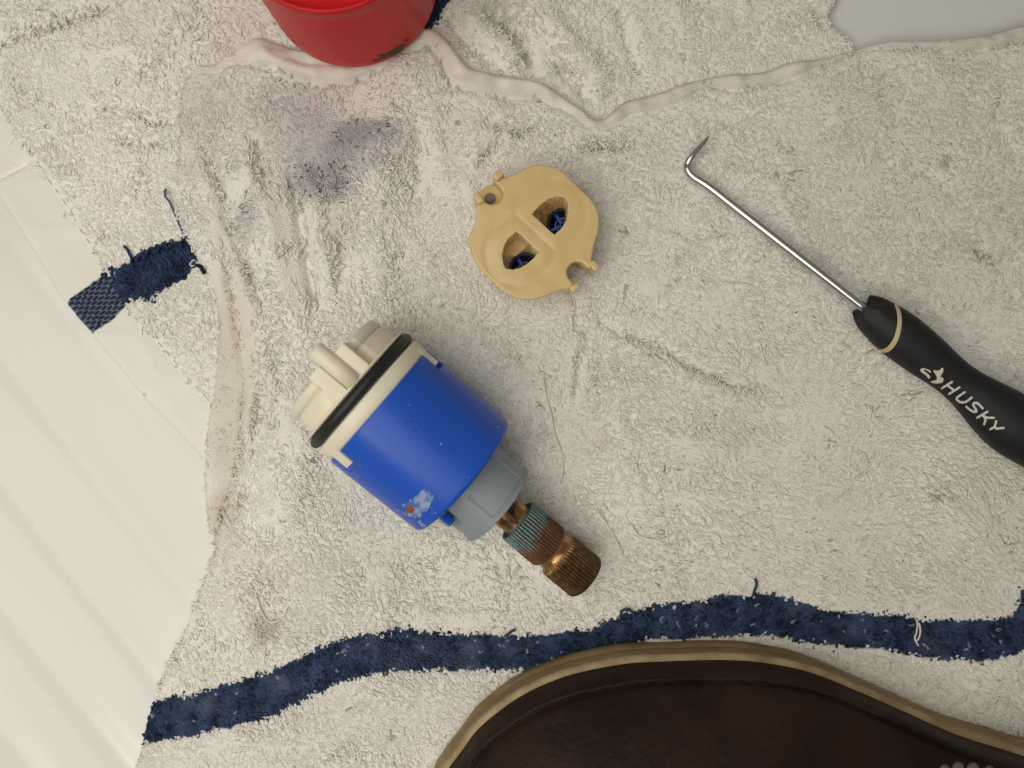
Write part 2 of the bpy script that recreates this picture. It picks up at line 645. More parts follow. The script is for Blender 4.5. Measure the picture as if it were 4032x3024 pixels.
# wrinkles: (polyline px, kind, amplitude mm, width mm)
UP_FEAT = [
    ([(930, 560), (985, 690), (1046, 813), (1076, 982), (1112, 1133), (1154, 1253), (1180, 1380)], 'r', 1.7, 3.4),
    ([(800, 600), (859, 729), (889, 862), (943, 1000), (992, 1103), (1022, 1205)], 'r', -1.7, 1.5),
    ([(1000, 560), (1030, 690), (1075, 790)], 'r', -0.8, 1.6),
    ([(1142, 669), (1160, 789), (1179, 886), (1200, 1000), (1227, 1133), (1245, 1223)], 'r', -2.0, 1.5),
    ([(1200, 640), (1230, 780), (1260, 930), (1290, 1100)], 'r', 1.2, 2.5),
    ([(1500, 430), (1450, 518), (1432, 681), (1420, 801), (1402, 952), (1408, 1103)], 's', 1.3, 1.0),
    ([(860, 900), (900, 1100), (930, 1300), (960, 1480)], 'r', -0.9, 1.3),
    ([(1340, 680), (1345, 900), (1325, 1150)], 'r', -1.0, 1.6),
    ([(1520, 560), (1495, 850), (1500, 1180)], 'r', 0.9, 3.5),
    ([(1620, 480), (1640, 640), (1610, 820)], 'r', -0.8, 2.2),
    ([(1750, 420), (1720, 560), (1760, 760)], 'r', 0.8, 3.0),
    ([(1060, 1300), (1100, 1500), (1080, 1700)], 'r', -0.8, 1.8),
    ([(2500, 1700), (2900, 1760), (3300, 1720)], 'r', 0.8, 4.0),
    ([(2700, 800), (3000, 1000), (3200, 1150)], 'r', 0.7, 5.0),
    ([(1500, 2250), (1900, 2180), (2300, 2420)], 'r', -0.7, 3.0),
    ([(966, 1504), (944, 1634), (928, 1851), (868, 2014), (842, 2110)], 'r', -1.1, 0.7),
    ([(1000, 1504), (980, 1634), (962, 1851), (905, 2014), (868, 2110)], 'r', 0.9, 1.0),
    ([(2229, 1154), (2271, 1208), (2265, 1281), (2295, 1317), (2289, 1365), (2271, 1437), (2271, 1486), (2259, 1582)], 'r', -1.6, 0.8),
    ([(2300, 1230), (2330, 1330), (2310, 1430), (2300, 1560)], 'r', 0.8, 2.2),
    ([(2362, 1269), (2452, 1323), (2573, 1359), (2669, 1419), (2747, 1462), (2814, 1486), (2892, 1528), (3025, 1528)], 'r', -1.5, 0.9),
    ([(2380, 1310), (2560, 1420), (2760, 1520), (2900, 1580)], 'r', 0.7, 2.5),
    ([(1878, 656), (1918, 602), (1968, 542), (1955, 492), (2000, 505), (2048, 532), (2112, 497)], 'r', -2.2, 0.9),
    ([(1850, 620), (1890, 570), (1915, 500)], 'r', 1.0, 2.2),
    ([(2281, 597), (2346, 577), (2445, 582), (2495, 562)], 'r', -2.2, 0.9),
    ([(2250, 540), (2346, 530), (2445, 540), (2520, 520)], 'r', 1.0, 1.8),
    ([(2600, 1180), (2640, 1120), (2700, 1090)], 'r', -0.8, 1.0),
    ([(1100, 2350), (1500, 2330), (1900, 2380), (2300, 2330), (2800, 2240), (3300, 2300), (3800, 2350)], 'r', 0.7, 7.0),
    ([(3650, 1950), (3850, 2080), (3960, 2250)], 'r', 1.0, 5.0),
    ([(1200, 1700), (1150, 1900), (1080, 2100)], 'r', 0.9, 5.0),
    ([(1010, 180), (1060, 235), (1150, 280), (1290, 308)], 'r', 1.8, 2.2),
    ([(1010, 225), (1060, 285), (1160, 335), (1300, 345)], 'r', -1.0, 0.7),
    ([(3400, 620), (3650, 700), (3800, 820)], 'r', -0.7, 2.0),
    ([(3750, 900), (3900, 1000), (4030, 1020)], 'r', -0.9, 2.2),
]
LO_FEAT = [
    ([(-60, 190), (50, 164), (174, 119), (258, 99), (340, 70), (432, 25), (500, -20)], 'r', -2.0, 0.9),
    ([(-60, 110), (100, 70), (258, 40), (400, -20)], 'r', 1.2, 3.0),
    ([(380, 420), (437, 437), (497, 447), (596, 482), (690, 490)], 'r', -1.0, 0.8),
    ([(437, 552), (520, 562), (596, 566), (660, 545)], 'r', -0.9, 0.9),
    ([(-30, 705), (30, 670), (99, 631)], 'r', -1.0, 0.8),
    ([(547, 338), (585, 280), (621, 224), (650, 140), (671, 75)], 'r', -1.3, 2.0),
    ([(60, 330), (130, 400), (260, 440)], 'r', -0.8, 1.5),
    ([(620, 330), (680, 210), (720, 60)], 'r', 1.4, 3.0),
    ([(1938, -60), (1943, 50), (1978, 84), (2047, 164), (2077, 224), (2105, 290)], 'r', -3.0, 2.0),
    ([(2060, -40), (2147, 75), (2230, 165), (2296, 249), (2420, 358)], 'r', 1.8, 3.2),
    ([(1829, 40), (1880, 110), (1950, 180), (2060, 250)], 'r', 2.4, 3.4),
    ([(1760, 60), (1850, 180), (1948, 250)], 'r', -2.4, 2.2),
    ([(2170, 230), (2260, 330), (2330, 410)], 'r', -1.8, 1.6),
    ([(2420, -20), (2450, 100), (2500, 260), (2540, 330)], 'r', -1.3, 1.6),
    ([(3180, -20), (3210, 60), (3240, 130)], 'r', -0.9, 1.4),
]


def features(X, Y, feats, z):
    h = np.zeros(X.shape)
    for poly, kind, amp, w in feats:
        mx, my = np.mean(poly, 0)
        if mx < 1650 and 450 < my < 1500:      # the gathered folds below the red container
            amp = amp * 1.45
        pl = P2(smooth_poly(poly, 3), z)
        x0, y0 = pl.min(0) - 5 * abs(w) - 6
        x1, y1 = pl.max(0) + 5 * abs(w) + 6
        m = (X > x0) & (X < x1) & (Y > y0) & (Y < y1)
        if not m.any():
            continue
        d, s, _, _, arc = pdist(X[m], Y[m], pl)
        L = np.sum(np.linalg.norm(np.diff(pl, axis=0), axis=1))
        fade = np.clip(np.minimum(arc, L - arc) / (0.18 * L) + 0.25, 0, 1)
        if kind == 'r':
            h[m] += amp * fade * np.exp(-(d / w) ** 2)
        else:                      # step: left of travel is raised, soft behind
            h[m] += amp * fade * np.exp(-(d / 7) ** 2) * (1 / (1 + np.exp(-s * d / w * 3)))
    return h


def edge_round(sd, r, depth):
    t = np.clip(sd / r, 0, 1)
    return -depth * (1 - np.sqrt(np.clip(1 - (1 - t) ** 2, 0, 1)))


def inv_px(X, Y, z):
    k = FPX / (CAM_H - z)
    return 2016 + X * k, 1512 - Y * k


def upper_z(X, Y, sd=None):
    if sd is None:
        sd, _, _ = sdist(X, Y, UPPER)
    h = 6.0 + 0.55 * fbm(X, Y, 42, 2, 1) + 0.28 * fbm(X, Y, 12, 2, 4)
    h = h + features(X, Y, UP_FEAT, 6)
    rd = 1 - np.abs(vnoise(X + 0.4 * Y, Y - 0.2 * X, 17, 23))
    h = h + 0.55 * np.clip(rd, 0, 1) ** 4 - 0.35 * (1 - np.abs(vnoise(X - 0.3 * Y, Y + 0.5 * X, 23, 27))) ** 6
    # rolled hem along the top
    do, _, _, _, _ = pdist(X, Y, up_top)
    di, _, _, _, _ = pdist(X, Y, up_hem)
    ih = inside(X, Y, HEM_TOP)
    t = do / (do + di + 1e-9)
    h = h + np.where(ih, 1.25 * np.sqrt(np.clip(4 * t * (1 - t), 0, 1)) - 0.45, 0)
    pk = vnoise(X * 0.9 + Y * 0.3, Y, 2.6, 33) + 0.6 * vnoise(X, Y, 6, 35)
    h = h + np.where(ih, 0.65 * pk * np.clip(4 * t * (1 - t), 0, 1), 0)
    h = h + np.where(ih, -0.5 * np.exp(-((t - 0.55) / 0.06) ** 2) * (0.5 + 0.5 * vnoise(X, Y, 9, 9)), 0)
    h = h - 1.9 * np.exp(-(di / 0.6) ** 2) * (X > -90) * (0.7 + 0.5 * vnoise(X, Y, 6, 3))
    # flat side hem
    is_ = inside(X, Y, HEM_SIDE)
    h = h + np.where(is_, -0.5, 0)
    h = h + edge_round(sd, 2.2, 1.0) * (h - 1.2)
    return np.maximum(h, 0.5)


def lower_z(X, Y, sd=None):
    if sd is None:
        sd, _, _ = sdist(X, Y, LOWER)
    h = 2.9 + 0.4 * fbm(X, Y, 34, 2, 11) + 0.2 * fbm(X, Y, 9, 2, 14)
    h = h + features(X, Y, LO_FEAT, 3)
    h = h + 0.5 * (1 - np.abs(vnoise(X + 0.4 * Y, Y - 0.2 * X, 15, 24))) ** 4
    dst, _, _, _, arc = pdist(X, Y, lo_stitch)
    h = h - 0.8 * np.exp(-(dst / 0.55) ** 2) * (0.75 + 0.25 * np.sin(arc * 2 * math.pi / 3.1))
    ih = inside(X, Y, HEM_LO)
    h = np.where(ih, h - 0.35, h)
    h = h + edge_round(sd, 1.6, 1.0) * (h - 0.6)
    return np.maximum(h, 0.35)


WHITE = np.array([0.86, 0.835, 0.765])
NAVY = np.array([0.034, 0.053, 0.108])


def mixc(c, col, f):
    return c * (1 - f[:, None]) + np.asarray(col) * f[:, None]


def blob(px, py, cx, cy, rx, ry, ang=0, soft=0.5, seed=0, wob=0.35):
    a = math.radians(ang)
    dx, dy = px - cx, py - cy
    u = (dx * math.cos(a) + dy * math.sin(a)) / rx
    w = (-dx * math.sin(a) + dy * math.cos(a)) / ry
    r = np.sqrt(u * u + w * w) + wob * vnoise(px, py, 0.5 * (rx + ry) * 0.5 + 4, seed + 20)
    return np.clip((1 - r) / soft, 0, 1)


def upper_color(X, Y, jit=0.0):
    n = len(X)
    px, py = inv_px(X, Y, 6)
    c = np.tile(WHITE, (n, 1))
    c = c * (1 + 0.05 * fbm(X, Y, 26, 2, 31))[:, None]
    # grey-violet dye run beside the red cup
    f = 0.70 * blob(px, py, 1260, 480, 340, 280, 20, 0.8, 1)
    c = mixc(c, (0.46, 0.425, 0.43), f)
    f = 0.6 * blob(px, py, 1290, 680, 210, 130, -12, 0.7, 2)
    c = mixc(c, (0.40, 0.395, 0.405), f)
    f = 0.6 * blob(px, py, 1400, 540, 160, 80, -10, 0.7, 3)
    c = mixc(c, (0.38, 0.37, 0.39), f)
    f = 0.55 * blob(px, py, 980, 860, 90, 120, 30, 0.8, 4)
    c = mixc(c, (0.36, 0.38, 0.42), f)
    f = 0.4 * blob(px, py, 800, 480, 130, 260, 0, 0.9, 5)
    c = mixc(c, (0.50, 0.42, 0.38), f)
    f = 0.45 * blob(px, py, 1000, 160, 190, 110, 30, 0.9, 15)
    c = mixc(c, (0.56, 0.40, 0.38), f)
    # yellowed side hem and light brown marks
    f = 0.55 * blob(px, py, 900, 1420, 150, 620, -2, 0.7, 6)
    c = mixc(c, (0.66, 0.585, 0.46), f)
    f = 0.5 * blob(px, py, 880, 1950, 110, 300, 8, 0.8, 7)
    c = mixc(c, (0.56, 0.47, 0.34), f)
    f = 0.45 * blob(px, py, 1040, 2470, 90, 70, 0, 0.8, 8)
    c = mixc(c, (0.42, 0.33, 0.22), f)
    f = 0.55 * blob(px, py, 3690, 1970, 34, 16, 8, 0.7, 9)
    c = mixc(c, (0.50, 0.36, 0.17), f)
    f = 0.30 * blob(px, py, 2390, 1740, 50, 70, 0, 0.8, 10)
    c = mixc(c, (0.46, 0.38, 0.20), f)
    f = 0.55 * blob(px, py, 3725, 650, 45, 26, 0, 0.8, 11)
    c = mixc(c, (0.30, 0.28, 0.25), f)
    f = 0.25 * blob(px, py, 1000, 2330, 260, 220, 0, 0.9, 12)
    c = mixc(c, (0.55, 0.47, 0.38), f)
    # hem
    ih = inside(X, Y, HEM_TOP)
    c = np.where(ih[:, None], np.array([0.77, 0.73, 0.65]) * (1 + 0.09 * fbm(X, Y, 4, 3, 8))[:, None], c)
    # specks of dirt
    sp = vnoise(X, Y, 0.9, 40) * vnoise(X, Y, 7, 41)
    c = np.where((sp > 0.62)[:, None], c * 0.55, c)
    # navy stripe
    jx = X + jit * 0.4 * rng.normal(size=n)
    jy = Y + jit * 0.5 * rng.normal(size=n) + 0.45 * vnoise(X, Y, 2.2, 50)
    ins = inside(jx, jy, STRIPE_U)
    nv = NAVY * (1 + 0.55 * fbm(X, Y, 3.0, 2, 60) + 0.35 * rng.normal(size=n) * jit)[:, None].clip(0.4, 2.6)
    nv = mixc(nv, (0.11, 0.135, 0.19), np.clip(0.55 * fbm(X, Y, 5, 3, 66) - 0.08, 0, 0.6))
    c = np.where(ins[:, None], nv, c)
    return c, ins


def lower_color(X, Y, jit=0.0):
    n = len(X)
    px, py = inv_px(X, Y, 3)
    c = np.tile(WHITE * 1.03, (n, 1))
    c = c * (1 + 0.04 * fbm(X, Y, 26, 2, 33))[:, None]
    f = 0.35 * blob(px, py, 960, 80, 260, 220, 0, 0.9, 17)
    c = mixc(c, (0.58, 0.46, 0.44), f)
    sp = vnoise(X, Y, 0.9, 44) * vnoise(X, Y, 6, 45)
    c = np.where((sp > 0.66)[:, None], c * 0.6, c)
    jx = X + jit * 0.3 * rng.normal(size=n)
    jy = Y + jit * 0.35 * rng.normal(size=n) + 0.3 * vnoise(X, Y, 2.0, 51)
    ins = inside(jx, jy, STRIPE_L) | inside(jx, jy, STRIPE_L2)
    nv = NAVY * (0.85 + 0.4 * fbm(X, Y, 3.0, 2, 61) + 0.25 * rng.normal(size=n) * jit)[:, None].clip(0.4, 2.2)
    hem = inside(X, Y, HEM_LO)
    nv = np.where(hem[:, None], np.array([0.13, 0.155, 0.21]), nv)
    c = np.where(ins[:, None], nv, c)
    return c, ins


def make_loops(X, Y, Z, ang, lean, hgt, wid, rad, curl):
    """terry loops as thin three-sided tubes; all inputs are arrays (mm)."""
    n = len(X)
    m = 5
    t = np.array([0.0, 0.27, 0.52, 0.76, 1.0])[None, :]
    s = np.sin(math.pi * t)
    la = lean[:, None] * s + 0.35 * lean[:, None] * np.sin(2 * math.pi * t) * curl[:, None]
    lw = wid[:, None] * (t - 0.5) + wid[:, None] * curl[:, None] * 0.8 * np.sin(2 * math.pi * t)
    hz = hgt[:, None] * s ** 0.6 - 0.2
    ca, sa = np.cos(ang)[:, None], np.sin(ang)[:, None]
    path = np.stack([X[:, None] + la * ca - lw * sa, Y[:, None] + la * sa + lw * ca, Z[:, None] + hz], -1)
    T = np.gradient(path, axis=1)
    T /= np.linalg.norm(T, axis=2, keepdims=True) + 1e-9
    ref = np.array([0.0, 0.0, 1.0]) + 0.001
    S = np.cross(T, ref)
    S /= np.linalg.norm(S, axis=2, keepdims=True) + 1e-9
    U = np.cross(S, T)
    vs = []
    for k in range(4):
        a = math.pi / 4 + k * 2 * math.pi / 4
        vs.append(path + rad[:, None, None] * (math.cos(a) * S + math.sin(a) * U))
    v = np.stack(vs, 2).reshape(-1, 3)           # loop, path, side
    base = (np.arange(n) * m * 4)[:, None, None, None]
    i = np.arange(m - 1)[None, :, None, None]
    k = np.arange(4)[None, None, :, None]
    k2 = (k + 1) % 4
    f = np.concatenate([base + i * 4 + k, base + i * 4 + k2, base + (i + 1) * 4 + k2, base + (i + 1) * 4 + k], -1)
    return v, f.reshape(-1, 4), m * 4


def pile_points(spacing, poly, z):
    x0, y1 = P(-60, -60, z)[:2]
    x1, y0 = P(4092, 3084, z)[:2]
    xs = np.arange(x0, x1, spacing)
    ys = np.arange(y0, y1, spacing)
    X, Y = np.meshgrid(xs, ys)
    X = X + rng.uniform(-.36, .36, X.shape) * spacing + 0.5 * vnoise(X, Y, 18, 91)
    Y = Y + rng.uniform(-.36, .36, X.shape) * spacing + 0.5 * vnoise(X, Y, 18, 92)
    X = X.ravel()
    Y = Y.ravel()
    m = inside(X, Y, poly)
    return X[m], Y[m]


def build_upper():
    root = thing('towel', 'upper white terry towel with a long navy stripe under the cartridge', 'towel', (0, 0, 0))
    X, Y, sd, f = masked_sheet(-112, 150, -118, 108, 0.62, lambda a, b: sdist(a, b, UPPER))
    Z = upper_z(X, Y, sd)
    c, _ = upper_color(X, Y)
    px, py = inv_px(X, Y, 6)
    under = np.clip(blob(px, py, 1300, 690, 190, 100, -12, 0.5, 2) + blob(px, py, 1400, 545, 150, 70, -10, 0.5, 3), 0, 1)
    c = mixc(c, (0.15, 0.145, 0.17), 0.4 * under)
    thin = np.clip(blob(px, py, 1300, 560, 330, 210, -35, 0.8, 2) + blob(px, py, 1330, 690, 200, 110, -10, 0.7, 3), 0, 1)
    thin = np.maximum(thin, 0.25 * blob(px, py, 2080, 2160, 520, 260, 10, 0.8, 4))
    mesh_obj('cloth', np.stack([X, Y, Z], 1), f, M_CLOTH, root, colors=c, attrs={'thin': thin})
    # pile
    X, Y = pile_points(0.83, UPPER, 6)
    px, py = inv_px(X, Y, 6)
    keep = ~inside(X, Y, HEM_TOP)
    keep &= ~(inside(X, Y, HEM_SIDE) & (rng.random(len(X)) > 0.8))
    do, _, _, _, _ = pdist(X, Y, up_hem)
    keep &= do > 1.0 + 0.5 * vnoise(X, Y, 4, 12)
    worn = np.clip(blob(px, py, 1330, 610, 280, 170, -20, 0.7, 2) * 0.4
                   + blob(px, py, 2000, 2260, 560, 180, 8, 0.8, 4) * 0.45
                   + blob(px, py, 1000, 1300, 200, 500, 0, 0.8, 6) * 0.45
                   + blob(px, py, 1250, 400, 400, 160, 0, 0.8, 7) * 0.5, 0, 0.9)
    keep &= rng.random(len(X)) > worn
    X, Y, px, py, worn = X[keep], Y[keep], px[keep], py[keep], worn[keep]
    Z = upper_z(X, Y)
    n = len(X)
    # lay of the nap: combed sideways on the right, loose elsewhere
    comb = np.clip((px - 2300) / 700, 0, 1) * np.clip((py - 900) / 500, 0.25, 1) * np.clip((2900 - py) / 300, 0, 1)
    flow = math.pi * (1.0 + 0.25 * vnoise(X, Y, 30, 70)) - 0.15
    free = math.pi * 1.6 * vnoise(X, Y, 16, 71) + rng.normal(size=n) * 0.7
    ang = np.where(rng.random(n) < comb * 0.85, flow + 0.45 * rng.normal(size=n), free)
    lean = rng.gamma(4, 0.30, n) + 0.4 + 0.7 * comb
    mat = np.clip(0.75 + 0.55 * fbm(X, Y, 11, 2, 77), 0.35, 1.15)
    hgt = rng.uniform(0.28, 0.56, n) * mat * (1 - 0.35 * comb)
    wid = rng.uniform(0.3, 1.0, n) * (1 - 0.4 * comb)
    rad = rng.uniform(0.18, 0.27, n)
    curl = rng.uniform(-0.9, 0.9, n)
    col, ins = upper_color(X, Y, 1.0)
    lean = np.where(ins, lean * 0.55, lean)
    hgt = np.where(ins, hgt * 1.1, hgt)
    sdu, bx, by = sdist(X, Y, UPPER)
    near = sdu < 1.6
    lean = np.where(near, lean * 0.5, lean)
    ds1 = np.minimum(pdist(X, Y, stripe_t)[0], pdist(X, Y, stripe_b)[0])
    lean = np.where(ds1 < 1.7, np.minimum(lean, 0.75), lean)
    flat = inside(X, Y, HEM_SIDE)
    hgt = np.where(flat, hgt * 0.35, hgt)
    rad = np.where(flat, rad * 0.8, rad)
    lean = np.where(flat, lean * 0.7, lean)
    fleck = ins & (rng.random(n) < 0.02)
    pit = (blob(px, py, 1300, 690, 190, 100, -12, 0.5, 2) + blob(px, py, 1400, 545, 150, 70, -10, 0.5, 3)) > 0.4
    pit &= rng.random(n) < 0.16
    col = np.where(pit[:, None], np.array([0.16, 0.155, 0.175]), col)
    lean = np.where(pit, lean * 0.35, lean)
    col = np.where(fleck[:, None], np.array([0.30, 0.32, 0.36]), col)
    col = col * (1 + 0.06 * rng.normal(size=n))[:, None]
    for nm, m, lb in (('terry_pile', ~ins, None), ('stripe', ins, 'navy blue terry stripe')):
        v, f, k = make_loops(X[m], Y[m], Z[m], ang[m], lean[m], hgt[m], wid[m], rad[m], curl[m])
        mesh_obj(nm, v, f, M_PILE, root, colors=np.repeat(col[m], k, 0).clip(0, 1), kind='stuff', label=lb)
    return root


def build_lower():
    root = thing('towel', 'lower white terry towel with a short frayed navy stripe at left', 'towel', P(300, 400, 0))
    X, Y, sd, f = masked_sheet(-158, 96, -26, 120, 0.7, lambda a, b: sdist(a, b, LOWER))
    Z = lower_z(X, Y, sd)
    c, _ = lower_color(X, Y)
    mesh_obj('cloth', np.stack([X, Y, Z], 1), f, M_CLOTH, root, colors=c, attrs={'thin': np.zeros(len(X))})
    X, Y = pile_points(0.84, LOWER, 3)
    m = ~inside(X, Y, HEM_LO)
    sdu, _, _ = sdist(X, Y, UPPER)
    m &= sdu < 2.0
    X, Y = X[m], Y[m]
    Z = lower_z(X, Y)
    n = len(X)
    ang = math.pi * 1.6 * vnoise(X, Y, 12, 81) + rng.normal(size=n) * 1.0
    lean = rng.gamma(4, 0.29, n) + 0.4
    hgt = rng.uniform(0.28, 0.54, n) * np.clip(0.75 + 0.55 * fbm(X, Y, 11, 2, 78), 0.35, 1.15)
    wid = rng.uniform(0.3, 1.0, n)
    rad = rng.uniform(0.18, 0.27, n)
    curl = rng.uniform(-0.9, 0.9, n)
    col, ins = lower_color(X, Y, 1.0)
    sdl, _, _ = sdist(X, Y, LOWER)
    lean = np.where(ins, lean * 0.6, lean)
    lean = np.where(sdl < 1.6, lean * 0.5, lean)
    col = col * (1 + 0.05 * rng.normal(size=n))[:, None]
    for nm, q, lb in (('terry_pile', ~ins, None), ('stripe', ins, 'short navy stripe with frayed end')):
        v, f, k = make_loops(X[q], Y[q], Z[q], ang[q], lean[q], hgt[q], wid[q], rad[q] * (1.25 if lb else 1), curl[q])
        mesh_obj(nm, v, f, M_PILE, root, colors=np.repeat(col[q], k, 0).clip(0, 1), kind='stuff', label=lb)
    # woven floats in the striped part of the hem: rows of short navy dashes
    a = P2([(247, 1197), (353, 1319)], 3)
    d_e = (a[1] - a[0]) / np.linalg.norm(a[1] - a[0])         # along the towel edge
    d_s = np.array([0.83, 0.56])                               # along the stripe
    parts = []
    cols = []
    for r in range(-2, 15):
        for q in range(-1, 9):
            c0 = a[0] + d_e * (r * 0.86) + d_s * (q * 2.35 + (r % 2) * 1.15 + 0.4)
            if not (inside(c0[:1], c0[1:], STRIPE_L)[0] and inside(c0[:1], c0[1:], HEM_LO)[0]):
                continue
            z = float(lower_z(c0[:1], c0[1:])[0])
            th = rng.normal() * 0.12
            dd = np.array([d_s[0] * math.cos(th) - d_s[1] * math.sin(th), d_s[0] * math.sin(th) + d_s[1] * math.cos(th)])
            L = rng.uniform(0.75, 1.0)
            ends = np.array([c0 - dd * (L + 0.35), c0 + dd * L])
            if not inside(ends[:, 0], ends[:, 1], LOWER).all():
                continue
            path = [np.array([*(c0 + dd * (u * L)), z + 0.28 * math.sqrt(max(0, 1 - u * u)) - 0.05]) for u in (-1, -.6, 0, .6, 1)]
            parts.append(tube(path, [0.12, 0.3, 0.34, 0.3, 0.12], 6))
    v, f = join(parts)
    mesh_obj('woven_band', v, f, M_PILE, root, colors=np.tile(NAVY * 0.8, (len(v), 1)), kind='stuff', label='woven navy dashes on grey at the hem')
    # stitches of the hem seam
    pts = lo_stitch
    seg = np.linalg.norm(np.diff(pts, axis=0), axis=1)
    cum = np.concatenate([[0], np.cumsum(seg)])
    s = 3.0
    first = None
    while s < cum[-1] - 4:
        x = np.interp(s, cum, pts[:, 0])
        y = np.interp(s, cum, pts[:, 1])
        x2 = np.interp(s + 1.7, cum, pts[:, 0])
        y2 = np.interp(s + 1.7, cum, pts[:, 1])
        if not inside(np.array([x]), np.array([y]), STRIPE_L)[0]:
            z = float(lower_z(np.array([x]), np.array([y]))[0])
            pth = [(x + (x2 - x) * t, y + (y2 - y) * t, z + 0.05 + 0.25 * math.sin(math.pi * t)) for t in (0, .3, .7, 1)]
            vv, ff = tube(pth, 0.16, 5)
            mesh_obj('stitch', vv, ff, M_PILE, root, colors=np.tile(WHITE * 0.95, (len(vv), 1)))
        s += 3.1
    return root


lower_towel = build_lower()
upper_towel = build_upper()


def thread(root, name, pts, zfun, rad, color, label=None, lift=0.9):
    p = smooth_poly(pts, 5)
    w = P2(p, 6)
    z = zfun(w[:, 0], w[:, 1]) + lift + 0.25 * np.sin(np.arange(len(w)) * 0.9)
    v, f = tube(np.column_stack([w, z]), rad, 6)
    return mesh_obj(name, v, f, M_PILE, root, colors=np.tile(color, (len(v), 1)), label=label)


def top_z(x, y):
    return np.maximum(upper_z(x, y) * inside(x, y, UPPER), lower_z(x, y))


FADED = np.array([0.07, 0.12, 0.24])
thread(lower_towel, 'loose_thread', [(642, 738), (636, 755), (645, 775), (662, 800), (672, 828), (683, 850), (695, 880), (705, 905), (722, 935)],
       top_z, 0.28, FADED, 'long faded blue thread', 1.5)
thread(lower_towel, 'loose_thread', [(470, 962), (480, 975), (495, 1000), (500, 1030), (505, 1050)], top_z, 0.36, NAVY, 'short navy thread')
for pts in ([(520, 1022), (530, 1000), (545, 995), (552, 1012)], [(560, 1000), (566, 978), (584, 972), (596, 992)],
            [(602, 985), (612, 962), (632, 958), (642, 975)], [(650, 966), (664, 952), (684, 950), (696, 960)]):
    thread(lower_towel, 'loose_thread', pts, top_z, 0.42, NAVY, None, 0.8)
thread(lower_towel, 'loose_thread', [(762, 1040), (775, 1044), (786, 1060), (790, 1070)], top_z, 0.55, NAVY * 0.5, None, 1.2)
for pts in ([(2955, 2345), (2965, 2325), (2972, 2290), (2968, 2275)], [(3044, 2370), (3040, 2345), (3042, 2328)],
            [(2440, 2440), (2446, 2405), (2470, 2393), (2490, 2410), (2496, 2440)], [(1988, 2500), (2015, 2482), (2028, 2474)],
            [(1558, 2480), (1562, 2470), (1566, 2466)], [(1668, 2495), (1672, 2482)], [(1010, 2660), (1012, 2645)],
            [(1905, 2500), (1908, 2490)], [(2075, 2500), (2078, 2490)], [(1530, 2488), (1532, 2474)]):
    thread(upper_towel, 'loose_thread', pts, top_z, 0.34, NAVY * 1.2, None, 1.0)
LINT = WHITE * 1.02
for pts in ([(2138, 1490), (2150, 1560), (2172, 1650), (2190, 1730), (2215, 1800), (2210, 1900)],
            [(2840, 1116), (2900, 1118), (2960, 1130), (2995, 1165), (3003, 1220)],
            [(3400, 1780), (3412, 1850), (3360, 1890), (3345, 1930), (3270, 1985)],
            [(3605, 2440), (3610, 2480), (3600, 2505), (3612, 2540)], [(3615, 2450), (3622, 2500), (3606, 2520)],
            [(2980, 1340), (3000, 1400), (3010, 1440)], [(1010, 2350), (1050, 2440), (1100, 2440), (1130, 2400)],
            [(2480, 2060), (2520, 2110), (2600, 2120), (2680, 2090)], [(2350, 2010), (2400, 2080), (2450, 2180)]):
    thread(upper_towel, 'loose_thread', pts, top_z, 0.22, LINT, None, 0.62)

# ------------------------------------------------------------------ red cup
cup_z = 7.0
cc = P(1395, -52, cup_z)
cup = thing('red_container', 'glossy red plastic container standing on the towel hem at the top edge', 'container', cc)


def cup_profile():
    pr = [(0.0, 0.0), (17.5, 0.0)]
    for a in np.linspace(-90, -8, 7):
        pr.append((19.0 + 3.0 * math.cos(math.radians(a)), 3.0 + 3.0 * math.sin(math.radians(a))))
    for t in np.linspace(0.1, 1, 9):
        pr.append((22.0 + 0.3 * t, 3.0 + 26.6 * t))
    pr += [(22.45, 29.8), (22.6, 30.2), (22.6, 31.2), (22.4, 31.6), (22.0, 31.7), (21.6, 31.5), (21.45, 31.2), (21.3, 30.3), (20.9, 30.1), (19.5, 30.0), (10, 30.0), (0.0, 30.0)]
    return pr


pr = cup_profile()
n = 128
a = np.arange(n) * 2 * math.pi / n
v = np.array([[cc[0] + r * math.cos(t), cc[1] + r * math.sin(t), cc[2] + z] for r, z in pr for t in a])
mesh_obj('body', v, grid_faces(len(pr), n, True), M_RED, cup)


def cup_patch(name, th0, th1, z0, z1, seed, mat, cell=0.16):
    T, Zz = np.meshgrid(np.arange(th0, th1, cell / 22), np.arange(z0, z1, cell))
    u = (T - th0) / (th1 - th0) * 2 - 1
    w = (Zz - z0) / (z1 - z0) * 2 - 1
    r = np.sqrt(u * u + w * w) + 0.45 * vnoise(T * 22, Zz, 1.3, seed)
    k = r < 0.85
    zs = np.maximum(Zz, 0.05)
    rr = np.where(zs < 3, 19.0 + np.sqrt(np.clip(9 - (3 - zs) ** 2, 0, 9)), 22.0 + 0.3 * (zs - 3) / 26.6) + 0.05
    V = np.stack([cc[0] + rr * np.cos(T), cc[1] + rr * np.sin(T), cc[2] + zs], -1).reshape(-1, 3)
    f = grid_faces(*T.shape)
    f = f[k.ravel()[f].all(1)]
    mesh_obj(name, V, f, mat, cup, label='olive brown grime smear')


cup_patch('grime', math.radians(-76), math.radians(-46), 2.4, 6.8, 3, M_GRIME)
cup_patch('grime', math.radians(-156), math.radians(-118), 0.4, 1.5, 5, M_GRIME)

